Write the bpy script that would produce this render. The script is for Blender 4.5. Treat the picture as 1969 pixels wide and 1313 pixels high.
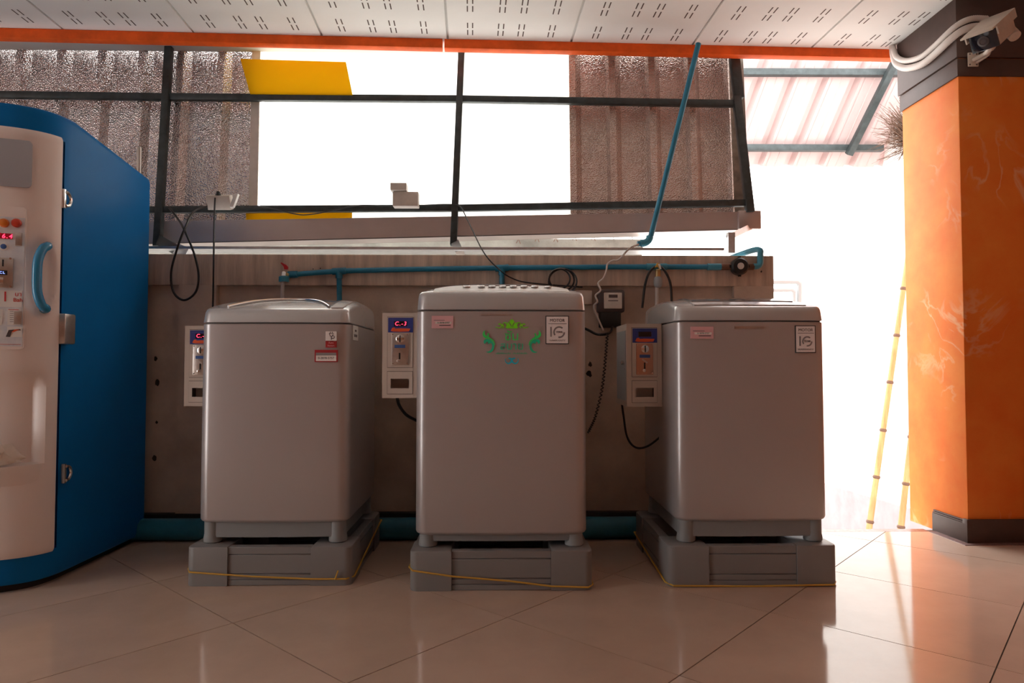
import bpy, bmesh, math, random
from mathutils import Vector, Matrix, Euler
random.seed(7)
for o in list(bpy.data.objects): bpy.data.objects.remove(o)
C = bpy.context.scene.collection
S = bpy.context.scene
# ------------------------------------------------------------------ camera, world, exposure
F = 1969 * 24 / 36
cd = bpy.data.cameras.new('camera'); cam = bpy.data.objects.new('camera', cd); C.objects.link(cam)
cd.lens = 24; cd.sensor_width = 36; cd.clip_start = 0.05; cd.clip_end = 200
CAM = Vector((0, 0, 0.80))
cam.location = CAM
cam.rotation_euler = Euler((math.radians(90 + 1.90), 0, math.radians(-1.07)), 'XYZ')
S.camera = cam
W = bpy.data.worlds.new('world'); S.world = W; W.use_nodes = True
W.node_tree.nodes['Background'].inputs[0].default_value = (1.0, 0.98, 0.965, 1)
W.node_tree.nodes['Background'].inputs[1].default_value = 4.8
S.view_settings.view_transform = 'Standard'; S.view_settings.look = 'None'
S.view_settings.gamma = 1; S.view_settings.use_curve_mapping = False
S.view_settings.exposure = 0.28
S.cycles.max_bounces = 10; S.cycles.diffuse_bounces = 6; S.cycles.transparent_max_bounces = 12
# ------------------------------------------------------------------ helpers
RM = cam.rotation_euler.to_matrix()
def ray(x, y): return RM @ Vector((x - 984.5, -(y - 656.5), -F))
def at(x, y, Y):                     # the point of the plane Y = const behind a photo pixel
    d = ray(x, y); return CAM + d * ((Y - CAM.y) / d.y)
def atx(x, y, X):
    d = ray(x, y); return CAM + d * ((X - CAM.x) / d.x)
def V(*a): return Vector(a)
ORG = {}
def finish(bm, name, mat, parent=None, smooth=40, label=None, cat=None, group=None, kind=None, origin=None):
    bmesh.ops.recalc_face_normals(bm, faces=bm.faces[:])
    me = bpy.data.meshes.new(name); bm.to_mesh(me); bm.free()
    return finish_me(me, name, mat, parent, smooth, label, cat, group, kind, origin)
def finish_me(me, name, mat, parent=None, smooth=40, label=None, cat=None, group=None, kind=None, origin=None):
    o = bpy.data.objects.new(name, me); C.objects.link(o)
    me.materials.clear(); me.materials.append(mat)
    if smooth:
        for p in me.polygons: p.use_smooth = True
        me.set_sharp_from_angle(angle=math.radians(smooth))
    if parent is not None:
        org = ORG[parent.name]; o.parent = parent
    else:
        if origin is None:
            xs = [v.co for v in me.vertices]
            mn = Vector([min(c[i] for c in xs) for i in range(3)]); mx = Vector([max(c[i] for c in xs) for i in range(3)])
            origin = Vector(((mn.x + mx.x) / 2, (mn.y + mx.y) / 2, mn.z))
        org = Vector(origin); o.location = org
    me.transform(Matrix.Translation(-org)); ORG[o.name] = org
    tag(o, label, cat, group, kind)
    return o
def tag(o, label=None, cat=None, group=None, kind=None):
    if label: o['label'] = label
    if cat: o['category'] = cat
    if group: o['group'] = group
    if kind: o['kind'] = kind
def thing(name, label, cat, loc, group=None, kind=None):
    o = bpy.data.objects.new(name, None); C.objects.link(o); o.location = loc; o.empty_display_size = 0.05
    ORG[o.name] = Vector(loc); tag(o, label, cat, group, kind); return o
def nb(): return bmesh.new()
def join(bm, src):
    me = bpy.data.meshes.new('tmp'); src.to_mesh(me); src.free(); bm.from_mesh(me); bpy.data.meshes.remove(me)
def obox(bm, c, ax, ay, az, bev=0, seg=2):
    t = bmesh.new(); c = Vector(c)
    vs = [t.verts.new(c + ax * i + ay * j + az * k) for k in (-1, 1) for j in (-1, 1) for i in (-1, 1)]
    for q in ((0, 2, 3, 1), (4, 5, 7, 6), (0, 1, 5, 4), (2, 6, 7, 3), (0, 4, 6, 2), (1, 3, 7, 5)): t.faces.new([vs[i] for i in q])
    if bev: bmesh.ops.bevel(t, geom=t.edges[:], offset=bev, segments=seg, affect='EDGES', profile=0.5)
    join(bm, t); return bm
def box(bm, x0, x1, y0, y1, z0, z1, bev=0, seg=2):
    return obox(bm, ((x0 + x1) / 2, (y0 + y1) / 2, (z0 + z1) / 2), V((x1 - x0) / 2, 0, 0), V(0, (y1 - y0) / 2, 0), V(0, 0, (z1 - z0) / 2), bev, seg)
def bar(bm, p0, p1, w, h, up=(0, -1, 0), bev=0):
    p0, p1 = Vector(p0), Vector(p1); d = (p1 - p0); u = Vector(up); s = d.cross(u).normalized(); u = s.cross(d).normalized()
    return obox(bm, (p0 + p1) / 2, d / 2, s * w / 2, u * h / 2, bev)
def smoothline(pts, n=6):
    P = [Vector(p) for p in pts]; P = [2 * P[0] - P[1]] + P + [2 * P[-1] - P[-2]]; out = []
    for i in range(1, len(P) - 2):
        a, b, c, d = P[i - 1:i + 3]
        for k in range(n):
            t = k / n
            out.append(0.5 * ((2 * b) + (c - a) * t + (2 * a - 5 * b + 4 * c - d) * t * t + (3 * b - a - 3 * c + d) * t ** 3))
    out.append(P[-2]); return out
def tube(bm, pts, r, n=10, sm=0, closed=False):
    P = smoothline(pts, sm) if sm else [Vector(p) for p in pts]
    R = r if isinstance(r, (list, tuple)) else [r] * len(P)
    if len(R) != len(P): R = [R[min(len(R) - 1, int(i / len(P) * len(R)))] for i in range(len(P))]
    T = []
    for i in range(len(P)):
        if closed: T.append((P[(i + 1) % len(P)] - P[i - 1]).normalized())
        else:
            a = P[i] - P[i - 1] if i else P[1] - P[0]; b = P[i + 1] - P[i] if i < len(P) - 1 else a
            t = a.normalized() + b.normalized(); T.append((t if t.length > 1e-6 else a).normalized())
    nrm = T[0].orthogonal().normalized(); rings = []
    for i, (p, t) in enumerate(zip(P, T)):
        if i:
            q = T[i - 1].rotation_difference(t); nrm = (q @ nrm)
        nrm = (nrm - t * nrm.dot(t)).normalized(); b = t.cross(nrm)
        rings.append([bm.verts.new(p + (nrm * math.cos(2 * math.pi * k / n) + b * math.sin(2 * math.pi * k / n)) * R[i]) for k in range(n)])
    m = len(rings)
    for i in range(m if closed else m - 1):
        A, B = rings[i], rings[(i + 1) % m]
        for k in range(n): bm.faces.new((A[k], A[(k + 1) % n], B[(k + 1) % n], B[k]))
    if not closed:
        bm.faces.new(rings[0][::-1]); bm.faces.new(rings[-1])
    return bm
def lathe(bm, prof, c, axis=(0, 0, 1), n=24):
    ax = Vector(axis).normalized(); u = ax.orthogonal().normalized(); w = ax.cross(u); c = Vector(c); rings = []
    for r, h in prof:
        rings.append([bm.verts.new(c + ax * h + (u * math.cos(2 * math.pi * k / n) + w * math.sin(2 * math.pi * k / n)) * max(r, 1e-5)) for k in range(n)])
    for A, B in zip(rings, rings[1:]):
        for k in range(n): bm.faces.new((A[k], A[(k + 1) % n], B[(k + 1) % n], B[k]))
    bm.faces.new(rings[0][::-1]); bm.faces.new(rings[-1]); return bm
def prism(bm, poly, o, u, v, th):          # extruded outline: o + u*x + v*y, thickness th (a vector)
    o, u, v, th = map(Vector, (o, u, v, th))
    A = [bm.verts.new(o + u * x + v * y) for x, y in poly]; B = [bm.verts.new(o + u * x + v * y + th) for x, y in poly]
    bm.faces.new(A); bm.faces.new(B[::-1]); n = len(A)
    for i in range(n): bm.faces.new((A[i], B[i], B[(i + 1) % n], A[(i + 1) % n]))
    return bm
def loft(bm, loops, cap0=True, cap1=True):
    R = [[bm.verts.new(p) for p in L] for L in loops]; n = len(R[0])
    for A, B in zip(R, R[1:]):
        for k in range(n): bm.faces.new((A[k], A[(k + 1) % n], B[(k + 1) % n], B[k]))
    if cap0: bm.faces.new(R[0][::-1])
    if cap1: bm.faces.new(R[-1])
    return bm
def rrect(x0, x1, y0, y1, r, k=5):
    out = []
    for cx, cy, a in ((x0 + r, y0 + r, 180), (x1 - r, y0 + r, 270), (x1 - r, y1 - r, 0), (x0 + r, y1 - r, 90)):
        for i in range(k + 1):
            t = math.radians(a + 90 * i / k); out.append((cx + r * math.cos(t), cy + r * math.sin(t)))
    return out
def text(name, s, size, pos, mat, parent, u=(1, 0, 0), v=(0, 0, 1), align='CENTER', ext=0.0004, shear=0, sx=1, bold=0.0):
    cu = bpy.data.curves.new('txt', 'FONT'); cu.body = s; cu.size = size; cu.align_x = align; cu.align_y = 'CENTER'; cu.extrude = ext; cu.shear = shear; cu.offset = bold; cu.space_character = 1.25 if name == 'digits' else 1.0
    o = bpy.data.objects.new('txt', cu); C.objects.link(o)
    dg = bpy.context.evaluated_depsgraph_get(); dg.update()
    me = bpy.data.meshes.new_from_object(o.evaluated_get(dg)); bpy.data.objects.remove(o); bpy.data.curves.remove(cu)
    u, v = Vector(u).normalized() * sx, Vector(v).normalized(); w = u.normalized().cross(v)
    me.transform(Matrix(((u.x, v.x, w.x, pos[0]), (u.y, v.y, w.y, pos[1]), (u.z, v.z, w.z, pos[2]), (0, 0, 0, 1))))
    return finish_me(me, name, mat, parent, smooth=0)
# ------------------------------------------------------------------ materials
MT = {}
def mat(name, col, rough=0.5, metal=0.0, var=0.0, vs=6.0, bump=0.0, bs=80.0, emit=0.0, coat=0.0, spec=0.5, stretch=None, col2=None, voro=False):
    m = bpy.data.materials.new(name); m.use_nodes = True; nt = m.node_tree; b = nt.nodes['Principled BSDF']
    b.inputs['Base Color'].default_value = (*col, 1); b.inputs['Roughness'].default_value = rough; b.inputs['Metallic'].default_value = metal
    b.inputs['Specular IOR Level'].default_value = spec; b.inputs['Coat Weight'].default_value = coat; b.inputs['Coat Roughness'].default_value = 0.08
    tc = nt.nodes.new('ShaderNodeTexCoord'); src = tc.outputs['Object']
    if stretch:
        mp = nt.nodes.new('ShaderNodeMapping'); mp.inputs['Scale'].default_value = stretch; nt.links.new(src, mp.inputs[0]); src = mp.outputs[0]
    if var or col2:
        n = nt.nodes.new('ShaderNodeTexNoise'); n.inputs['Scale'].default_value = vs; n.inputs['Detail'].default_value = 6; n.inputs['Roughness'].default_value = 0.62
        nt.links.new(src, n.inputs['Vector'])
        r = nt.nodes.new('ShaderNodeValToRGB'); r.color_ramp.elements[0].position = 0.32; r.color_ramp.elements[1].position = 0.68
        c2 = col2 if col2 else tuple(min(1, c * (1 + var)) for c in col)
        r.color_ramp.elements[0].color = (*(col if col2 else tuple(c * (1 - var) for c in col)), 1); r.color_ramp.elements[1].color = (*c2, 1)
        nt.links.new(n.outputs['Fac'], r.inputs[0]); nt.links.new(r.outputs[0], b.inputs['Base Color'])
    if bump:
        if voro:
            n2 = nt.nodes.new('ShaderNodeTexVoronoi'); n2.inputs['Scale'].default_value = bs; outp = n2.outputs['Distance']
        else:
            n2 = nt.nodes.new('ShaderNodeTexNoise'); n2.inputs['Scale'].default_value = bs; n2.inputs['Detail'].default_value = 4; outp = n2.outputs['Fac']
        nt.links.new(src, n2.inputs['Vector']); bp = nt.nodes.new('ShaderNodeBump'); bp.inputs['Strength'].default_value = bump; bp.inputs['Distance'].default_value = 0.0035 if voro else 0.004
        nt.links.new(outp, bp.inputs['Height']); nt.links.new(bp.outputs[0], b.inputs['Normal'])
    if emit:
        b.inputs['Emission Color'].default_value = (*col, 1); b.inputs['Emission Strength'].default_value = emit
    MT[name] = m; return m
mat('tile', (0.60, 0.44, 0.345), 0.09, var=0.05, vs=5, spec=0.8)
mat('grout', (0.10, 0.075, 0.06), 0.8)
mat('granite', (0.25, 0.16, 0.15), 0.25, var=0.2, vs=60)
mat('ceil', (0.86, 0.85, 0.83), 0.75, var=0.02, vs=4, bump=0.05)
mat('slot', (0.10, 0.07, 0.06), 0.9)
mat('tbar', (0.68, 0.67, 0.65), 0.6)
mat('orange_beam', (0.84, 0.12, 0.015), 0.6, spec=0.2, var=0.18, vs=9)
mat('orange_wall', (0.82, 0.165, 0.016), 0.6, var=0.16, vs=5, bump=0.1, bs=30, spec=0.3, col2=(0.86, 0.25, 0.035))
def smears(m, col):
    nt = m.node_tree; b = nt.nodes['Principled BSDF']; old = b.inputs['Base Color'].links[0].from_socket
    tc = nt.nodes.new('ShaderNodeTexCoord'); n = nt.nodes.new('ShaderNodeTexNoise'); n.inputs['Scale'].default_value = 3.2; n.inputs['Detail'].default_value = 5; n.inputs['Distortion'].default_value = 1.4
    r = nt.nodes.new('ShaderNodeValToRGB'); e = r.color_ramp.elements; e[0].position = 0.50; e[0].color = (0, 0, 0, 1); e[1].position = 0.56; e[1].color = (0, 0, 0, 1); k = e.new(0.525); k.color = (0.55, 0.55, 0.55, 1)
    n2 = nt.nodes.new('ShaderNodeTexNoise'); n2.inputs['Scale'].default_value = 2.1; r2 = nt.nodes.new('ShaderNodeValToRGB'); r2.color_ramp.elements[0].position = 0.5; r2.color_ramp.elements[1].position = 0.62
    mu = nt.nodes.new('ShaderNodeMath'); mu.operation = 'MULTIPLY'; mx = nt.nodes.new('ShaderNodeMixRGB'); mx.inputs[2].default_value = (*col, 1)
    L = nt.links.new; L(tc.outputs['Object'], n.inputs[0]); L(tc.outputs['Object'], n2.inputs[0]); L(n.outputs[0], r.inputs[0]); L(n2.outputs[0], r2.inputs[0])
    L(r.outputs[0], mu.inputs[0]); L(r2.outputs[0], mu.inputs[1]); L(mu.outputs[0], mx.inputs[0]); L(old, mx.inputs[1]); L(mx.outputs[0], b.inputs['Base Color'])
smears(MT['orange_wall'], (0.85, 0.55, 0.32))
mat('room_wall', (0.60, 0.30, 0.19), 0.7, var=0.08, vs=4)
mat('brown', (0.075, 0.042, 0.034), 0.55, var=0.15, vs=12)
mat('black_base', (0.02, 0.018, 0.016), 0.6, var=0.3)
mat('plaster', (0.55, 0.435, 0.35), 0.85, var=0.22, vs=3.5, bump=0.2, bs=40)
mat('plaster_stained', (0.55, 0.435, 0.35), 0.85, var=0.28, vs=7, bump=0.2, bs=40, stretch=(3.5, 1, 0.35))
mat('white_plaster', (0.85, 0.82, 0.79), 0.8, var=0.04, vs=3)
mat('dado', (0.34, 0.28, 0.29), 0.6, var=0.12, vs=6)
mat('concrete', (0.28, 0.28, 0.25), 0.9, var=0.3, vs=5, bump=0.3)
mat('ground', (0.48, 0.46, 0.43), 0.9, var=0.1, vs=2)
mat('foil', (0.74, 0.70, 0.69), 0.17, 1.0, var=0.10, vs=12, bump=1.0, bs=140, voro=True)
mat('foil_brown', (0.68, 0.57, 0.52), 0.24, 0.85, var=0.1, vs=14, bump=1.0, bs=150, voro=True)
mat('dirty', (0.22, 0.21, 0.18), 0.8, var=0.4, vs=14)
mat('steel_dark', (0.045, 0.058, 0.060), 0.45, 0.2, var=0.3, vs=20)
mat('steel_zinc', (0.62, 0.62, 0.63), 0.35, 0.8, var=0.12, vs=25)
mat('gutter', (0.58, 0.50, 0.48), 0.30, 0.7, var=0.08, vs=3)
mat('roof_pink', (0.60, 0.46, 0.45), 0.5, 0.1, var=0.06, vs=3, stretch=(1, 0.2, 0.2))
mat('roof_blue', (0.50, 0.55, 0.60), 0.5, 0.1)
mat('silver', (0.50, 0.46, 0.45), 0.33, 0.35, coat=0.25, var=0.02, vs=2)
mat('silver_top', (0.56, 0.55, 0.55), 0.24, 0.45, coat=0.4)
mat('silver_lid', (0.40, 0.41, 0.42), 0.12, 0.5, coat=0.6)
mat('plinth', (0.26, 0.27, 0.27), 0.5)
mat('stand', (0.24, 0.23, 0.225), 0.42, var=0.03, vs=5)
mat('seam', (0.05, 0.045, 0.045), 0.6)
mat('chrome', (0.75, 0.74, 0.72), 0.18, 1.0)
mat('brushed', (0.60, 0.55, 0.51), 0.30, 0.9, var=0.08, vs=40)
mat('cream_box', (0.62, 0.53, 0.46), 0.45, var=0.03, vs=8)
mat('cream_dark', (0.10, 0.08, 0.06), 0.5)
mat('label_blue', (0.035, 0.055, 0.26), 0.4)
mat('tag_blue', (0.05, 0.12, 0.34), 0.4)
mat('logo_red', (0.80, 0.12, 0.04), 0.4)
mat('led', (1.0, 0.04, 0.10), 0.4, emit=3.0)
mat('led_blue', (0.25, 0.35, 1.0), 0.4, emit=2.0)
mat('led_back', (0.45, 0.0, 0.03), 0.4)
mat('pvc', (0.015, 0.20, 0.33), 0.35, var=0.1, vs=14)
mat('pvc_light', (0.05, 0.28, 0.40), 0.4)
mat('pvc_drain', (0.02, 0.17, 0.25), 0.45, var=0.2, vs=9)
mat('black', (0.012, 0.012, 0.013), 0.45)
mat('hose', (0.62, 0.56, 0.52), 0.5)
mat('grey_plastic', (0.42, 0.45, 0.46), 0.5)
mat('red', (0.55, 0.02, 0.03), 0.35)
mat('brass', (0.55, 0.40, 0.18), 0.35, 0.8)
mat('rust', (0.16, 0.08, 0.05), 0.8, var=0.3, vs=40)
mat('yellow', (0.62, 0.36, 0.05), 0.5)
mat('white', (0.82, 0.80, 0.77), 0.45)
mat('offwhite', (0.70, 0.64, 0.58), 0.5, var=0.08, vs=20)
mat('vend_blue', (0.008, 0.15, 0.42), 0.32, spec=0.05, var=0.05, vs=3)
mat('vend_white', (0.86, 0.76, 0.71), 0.35, coat=0.15)
mat('vend_grey', (0.42, 0.43, 0.46), 0.3, 0.4)
mat('vend_panel', (0.62, 0.66, 0.72), 0.35, var=0.2, vs=22, col2=(0.80, 0.80, 0.80))
mat('handle_blue', (0.02, 0.24, 0.45), 0.25, coat=0.3)
mat('btn_orange', (0.75, 0.20, 0.02), 0.35)
mat('btn_red', (0.60, 0.05, 0.02), 0.35)
mat('text_red', (0.62, 0.03, 0.03), 0.5)
mat('text_dark', (0.08, 0.06, 0.06), 0.5)
mat('text_grey', (0.26, 0.23, 0.23), 0.5)
mat('sticker_pink', (0.80, 0.46, 0.48), 0.5)
mat('sticker_white', (0.92, 0.86, 0.82), 0.4)
mat('sticker_silver', (0.92, 0.86, 0.85), 0.35, 0.0)
mat('sticker_red', (0.42, 0.02, 0.025), 0.45)
mat('lime', (0.24, 0.95, 0.02), 0.45)
mat('green', (0.05, 0.80, 0.16), 0.45)
mat('teal', (0.02, 0.62, 0.34), 0.45)
mat('cyan', (0.01, 0.55, 0.75), 0.45)
mat('cloth', (0.78, 0.70, 0.62), 0.9, bump=0.3, bs=40)
mat('bamboo', (0.42, 0.20, 0.07), 0.5, var=0.35, vs=9, stretch=(4, 4, 0.6), col2=(0.58, 0.33, 0.13))
mat('bamboo_node', (0.14, 0.07, 0.04), 0.6)
mat('bristle', (0.12, 0.065, 0.04), 0.7)
mat('cctv', (0.62, 0.54, 0.46), 0.45, var=0.1, vs=15)
mat('lens', (0.01, 0.011, 0.02), 0.08, coat=0.5)
mat('conduit', (0.72, 0.66, 0.62), 0.5)
def trans(name, col, t, mix):
    m = bpy.data.materials.new(name); m.use_nodes = True; nt = m.node_tree; nt.nodes.clear()
    out = nt.nodes.new('ShaderNodeOutputMaterial'); tr = nt.nodes.new('ShaderNodeBsdfTranslucent'); df = nt.nodes.new('ShaderNodeBsdfDiffuse'); tp = nt.nodes.new('ShaderNodeBsdfTransparent')
    tc = nt.nodes.new('ShaderNodeTexCoord'); n = nt.nodes.new('ShaderNodeTexNoise'); n.inputs['Scale'].default_value = 6
    r = nt.nodes.new('ShaderNodeValToRGB'); r.color_ramp.elements[0].color = (*[c * 0.92 for c in col], 1); r.color_ramp.elements[1].color = (*col, 1)
    nt.links.new(tc.outputs['Object'], n.inputs[0]); nt.links.new(n.outputs[0], r.inputs[0])
    for s in (tr, df): nt.links.new(r.outputs[0], s.inputs['Color'])
    tp.inputs['Color'].default_value = (*col, 1)
    a = nt.nodes.new('ShaderNodeMixShader'); a.inputs[0].default_value = mix; nt.links.new(df.outputs[0], a.inputs[1]); nt.links.new(tr.outputs[0], a.inputs[2])
    b = nt.nodes.new('ShaderNodeMixShader'); b.inputs[0].default_value = t; nt.links.new(a.outputs[0], b.inputs[1]); nt.links.new(tp.outputs[0], b.inputs[2])
    nt.links.new(b.outputs[0], out.inputs[0]); MT[name] = m
trans('clear_sheet', (0.95, 0.95, 0.92), 0.35, 0.85)
trans('orange_sheet', (1.0, 0.72, 0.02), 0.03, 0.30)
# ------------------------------------------------------------------ setting: floor
XL, XR, YB, YE = -4.2, 2.62, -4.0, 3.30
WY = 3.23                                   # face of the low back wall
CZ = 2.475                                  # ceiling height
floor = finish(box(nb(), XL, XR, YB, YE, -0.12, -0.003), 'floor', MT['grout'], kind='structure', smooth=0)
def clip(poly, f):
    out = []
    for i in range(len(poly)):
        a, b = poly[i], poly[(i + 1) % len(poly)]; fa, fb = f(a), f(b)
        if fa >= 0: out.append(a)
        if fa * fb < 0: t = fa / (fa - fb); out.append((a[0] + (b[0] - a[0]) * t, a[1] + (b[1] - a[1]) * t))
    return out
ts, ga = 0.60, 0.0035
da = math.radians(-43.0); e1 = V(math.cos(da), math.sin(da)); e2 = V(-e1.y, e1.x)
P1 = V(0.025, 2.184); shared = None
for i in range(-14, 15):
    for j in range(-14, 15):
        c = P1 + e1 * (i + 0.5) * ts + e2 * (j + 0.5) * ts; h = ts / 2 - ga / 2
        poly = [(c + e1 * h * a + e2 * h * b)[:] for a, b in ((-1, -1), (1, -1), (1, 1), (-1, 1))]
        cl = poly
        for f in (lambda p: p[0] - XL, lambda p: XR - p[0], lambda p: p[1] - YB, lambda p: YE - 0.045 - p[1]): cl = clip(cl, f) if len(cl) > 2 else []
        if len(cl) < 3: continue
        if cl == poly and shared:
            o = bpy.data.objects.new('floor_tile', shared[0]); C.objects.link(o); o.parent = floor
            o.location = V(c.x - shared[1].x, c.y - shared[1].y, 0); continue
        o = finish(prism(nb(), cl, (0, 0, -0.008), (1, 0, 0), (0, 1, 0), (0, 0, 0.008)), 'floor_tile', MT['tile'], floor, smooth=0)
        if cl == poly: shared = (o.data, c)
finish(box(nb(), 1.24, 2.06, YE - 0.043, YE + 0.01, -0.12, 0.0), 'trim_1', MT['granite'], kind='structure')
PX0, PY0, PY1 = 2.10, 3.045, 3.48           # the orange pillar: left face, front, back
finish(box(nb(), PX0 - 0.045, XR, PY0 - 0.045, PY0 - 0.012, -0.01, 0.003), 'trim_2', MT['granite'], kind='structure')
finish(box(nb(), PX0 - 0.045, PX0 - 0.012, PY0 - 0.012, YE - 0.045, -0.01, 0.003), 'trim_3', MT['granite'], kind='structure')
# ceiling: slab, T-bars and slotted panels
ceil = finish(box(nb(), XL, XR + 0.3, YB, 3.663, CZ + 0.012, CZ + 0.10), 'ceiling', MT['tbar'], kind='structure', smooth=0)
ROT = Matrix.Translation(V(0.373, 3.5, 0) - V(ORG['ceiling'].x, ORG['ceiling'].y, 0)) @ Matrix.Rotation(math.radians(2.3), 4, 'Z') @ Matrix.Translation(V(ORG['ceiling'].x, ORG['ceiling'].y, 0) - V(0.373, 3.5, 0))
pw = 0.64; px0 = 0.373; pl = 1.2; pshare = None; sshare = None
for i in range(-8, 4):
    for j in range(0, 7):
        x0 = px0 + i * pw; y1 = 3.60 - j * pl; x1 = x0 + pw; y0 = y1 - pl
        if x0 < XL - 0.3 or y0 < YB - 0.9 or x1 > XR + 0.31: continue
        if pshare is None:
            p = finish(box(nb(), x0 + 0.006, x1 - 0.006, y0 + 0.006, y1 - 0.006, CZ, CZ + 0.012), 'ceiling_panel', MT['ceil'], ceil, smooth=0)
            b = nb()
            for r in range(5):
                yc = 3.385 - r * 0.23
                for fx in (0.18, 0.42, 0.58, 0.82):
                    for a in (-1, 1):
                        for s in (-1, 1):
                            xc = x0 + fx * pw + a * 0.0125; yy = yc + s * 0.036
                            box(b, xc - 0.0028, xc + 0.0028, yy - 0.026, yy + 0.026, CZ - 0.0006, CZ + 0.001)
            q = finish(b, 'slot_pattern', MT['slot'], p, smooth=0); pshare = (p.data, q.data, x0, y1); p.matrix_local = ROT
        else:
            p = bpy.data.objects.new('ceiling_panel', pshare[0]); C.objects.link(p); p.parent = ceil; p.matrix_local = ROT @ Matrix.Translation(V(x0 - pshare[2], y1 - pshare[3], 0))
            q = bpy.data.objects.new('slot_pattern', pshare[1]); C.objects.link(q); q.parent = p
# orange beam along the ceiling edge in two lengths
def beam(n, xa, xb):
    a = at(xa, 66, 3.42 + (3.575 - 3.42) * xa / 1790); b = at(xb, 66, 3.42 + (3.575 - 3.42) * xb / 1790)
    a.z = b.z = CZ - 0.0235
    finish(bar(nb(), a, b, 0.047, 0.05, bev=0.002), n, MT['orange_beam'], kind='structure')
beam('trim_4', -500, 851); beam('trim_5', 855, 1792)
# room walls out of the photo's view: orange like the pillar, with the shop opening on the left side
finish(box(nb(), XR, XR + 0.1, YB, PY0, 0, CZ), 'wall_right', MT['room_wall'], kind='structure')
finish(box(nb(), XL, XR, YB - 0.1, YB, 0, CZ), 'wall_rear', MT['room_wall'], kind='structure')
b = nb(); box(b, XL - 0.1, XL, YB, 0.1, 0, CZ); box(b, XL - 0.1, XL, 1.3, 3.6, 0, CZ); box(b, XL - 0.1, XL, 0.1, 1.3, 2.1, CZ)
finish(b, 'wall_left', MT['room_wall'], kind='structure')
# low back wall: recessed field, top band, two piers, dark base
zt = at(900, 490, WY).z; zb = at(900, 549, WY).z
xa, xb, xc, xd = at(343, 600, WY).x, at(415, 600, WY).x, at(1412, 560, WY).x, at(1488, 540, WY).x
bw = finish(box(nb(), XL, xd, WY + 0.035, WY + 0.075, 0, zt - 0.01), 'wall_back', MT['plaster'], kind='structure')
finish(box(nb(), XL, xd, WY, WY + 0.08, zb, zt, 0.003), 'top_band', MT['plaster_stained'], bw)
finish(box(nb(), xa, xb, WY + 0.001, WY + 0.05, 0, zb), 'pier', MT['plaster'], bw)
finish(box(nb(), xc, xd - 0.001, WY + 0.001, WY + 0.05, 0, zb), 'pier', MT['plaster'], bw)
finish(box(nb(), XL, xa, WY + 0.025, WY + 0.05, 0, zb), 'recessed_field', MT['plaster'], bw)
b = nb()
for px, py, r in ((302, 735, .012), (301, 812, .006), (297, 881, .010), (299, 690, .008)):
    p = at(px, py, WY + 0.024); poly = [(r * (0.7 + 0.5 * random.random()) * math.cos(t), 1.4 * r * (0.7 + 0.5 * random.random()) * math.sin(t)) for t in [k * math.pi / 5 for k in range(10)]]
    prism(b, poly, p, (1, 0, 0), (0, 0, 1), (0, 0.002, 0))
for px, py, r in ((1135, 700, .010), (1133, 718, .014), (602, 517, .003), (616, 516, .003), (1464, 522, .004)):
    p = at(px, py, WY - 0.001 if py < 549 else WY + 0.034); poly = [(r * (0.6 + 0.6 * random.random()) * math.cos(t), 1.3 * r * (0.6 + 0.6 * random.random()) * math.sin(t)) for t in [k * math.pi / 5 for k in range(10)]]
    prism(b, poly, p, (1, 0, 0), (0, 0, 1), (0, 0.002, 0))
finish(b, 'chipped_spots', MT['black_base'], bw, kind='stuff', smooth=0)
finish(box(nb(), XL, xd, WY - 0.012, WY + 0.03, 0, 0.105), 'baseboard_back', MT['black_base'], kind='structure')
# ------------------------------------------------------------------ orange pillar
pil = thing('pillar', None, None, (PX0 + 0.26, (PY0 + PY1) / 2, 0), kind='structure'); pil.name = 'wall_pillar'; ORG['wall_pillar'] = ORG['pillar']
finish(box(nb(), PX0, XR + 0.1, PY0, PY1, 0, CZ, 0.004), 'shaft', MT['orange_wall'], pil)
z1 = at(1853, 147, PY0).z; z2 = at(1853, 112, PY0).z
finish(box(nb(), PX0 - 0.008, XR + 0.1, PY0 - 0.008, PY1 + 0.008, z1, z2 - 0.004, 0.002), 'brown_band', MT['brown'], pil)
finish(box(nb(), PX0 - 0.014, XR + 0.1, PY0 - 0.014, PY1 + 0.014, z2, CZ, 0.002), 'brown_band', MT['brown'], pil)
finish(box(nb(), PX0 - 0.012, XR + 0.1, PY0 - 0.012, PY0 + 0.02, 0, at(1900, 998, PY0).z, 0.002), 'skirting', MT['brown'], pil)
zs = at(1868, 1000, PY0).z
b = nb(); box(b, PX0 - 0.0125, PX0 + 0.01, PY0 - 0.0125, YE - 0.02, 0, zs - 0.016, 0.001)
for k in range(2): box(b, PX0 - 0.010 + 0.003 * k, PX0 + 0.01, PY0 - 0.010, YE - 0.02, zs - 0.015 + k * 0.008, zs - 0.009 + k * 0.008, 0.001)
finish(b, 'skirting', MT['brown'], pil)
# ------------------------------------------------------------------ outside: ground, alley walls, neighbour wall, metal skirt roof
finish(box(nb(), -14, 16, 3.9, 30, -1.25, -1.05), 'ground_outside', MT['ground'], kind='structure')
finish(box(nb(), 1.2, 3.35, 3.4, 3.9, -1.25, -1.05), 'ground_alley', MT['ground'], kind='structure')
finish(box(nb(), 3.20, 3.35, 3.52, 8.0, -1.05, 2.9), 'wall_alley', MT['white_plaster'], kind='structure')
b = nb(); prism(b, [(3.52, -1.05), (8.0, -1.05), (8.0, -0.415), (3.52, -0.255)], (3.18, 0, 0), (0, 1, 0), (0, 0, 1), (0.019, 0, 0))
finish(b, 'trim_6', MT['dado'], kind='structure')
finish(box(nb(), -6, 3.2, 11.0, 11.2, -1.05, 1.6), 'wall_far', MT['white_plaster'], kind='structure')
pa, pb_ = at(-300, 462, 4.3), at(1238, 460, 4.3)
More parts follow.
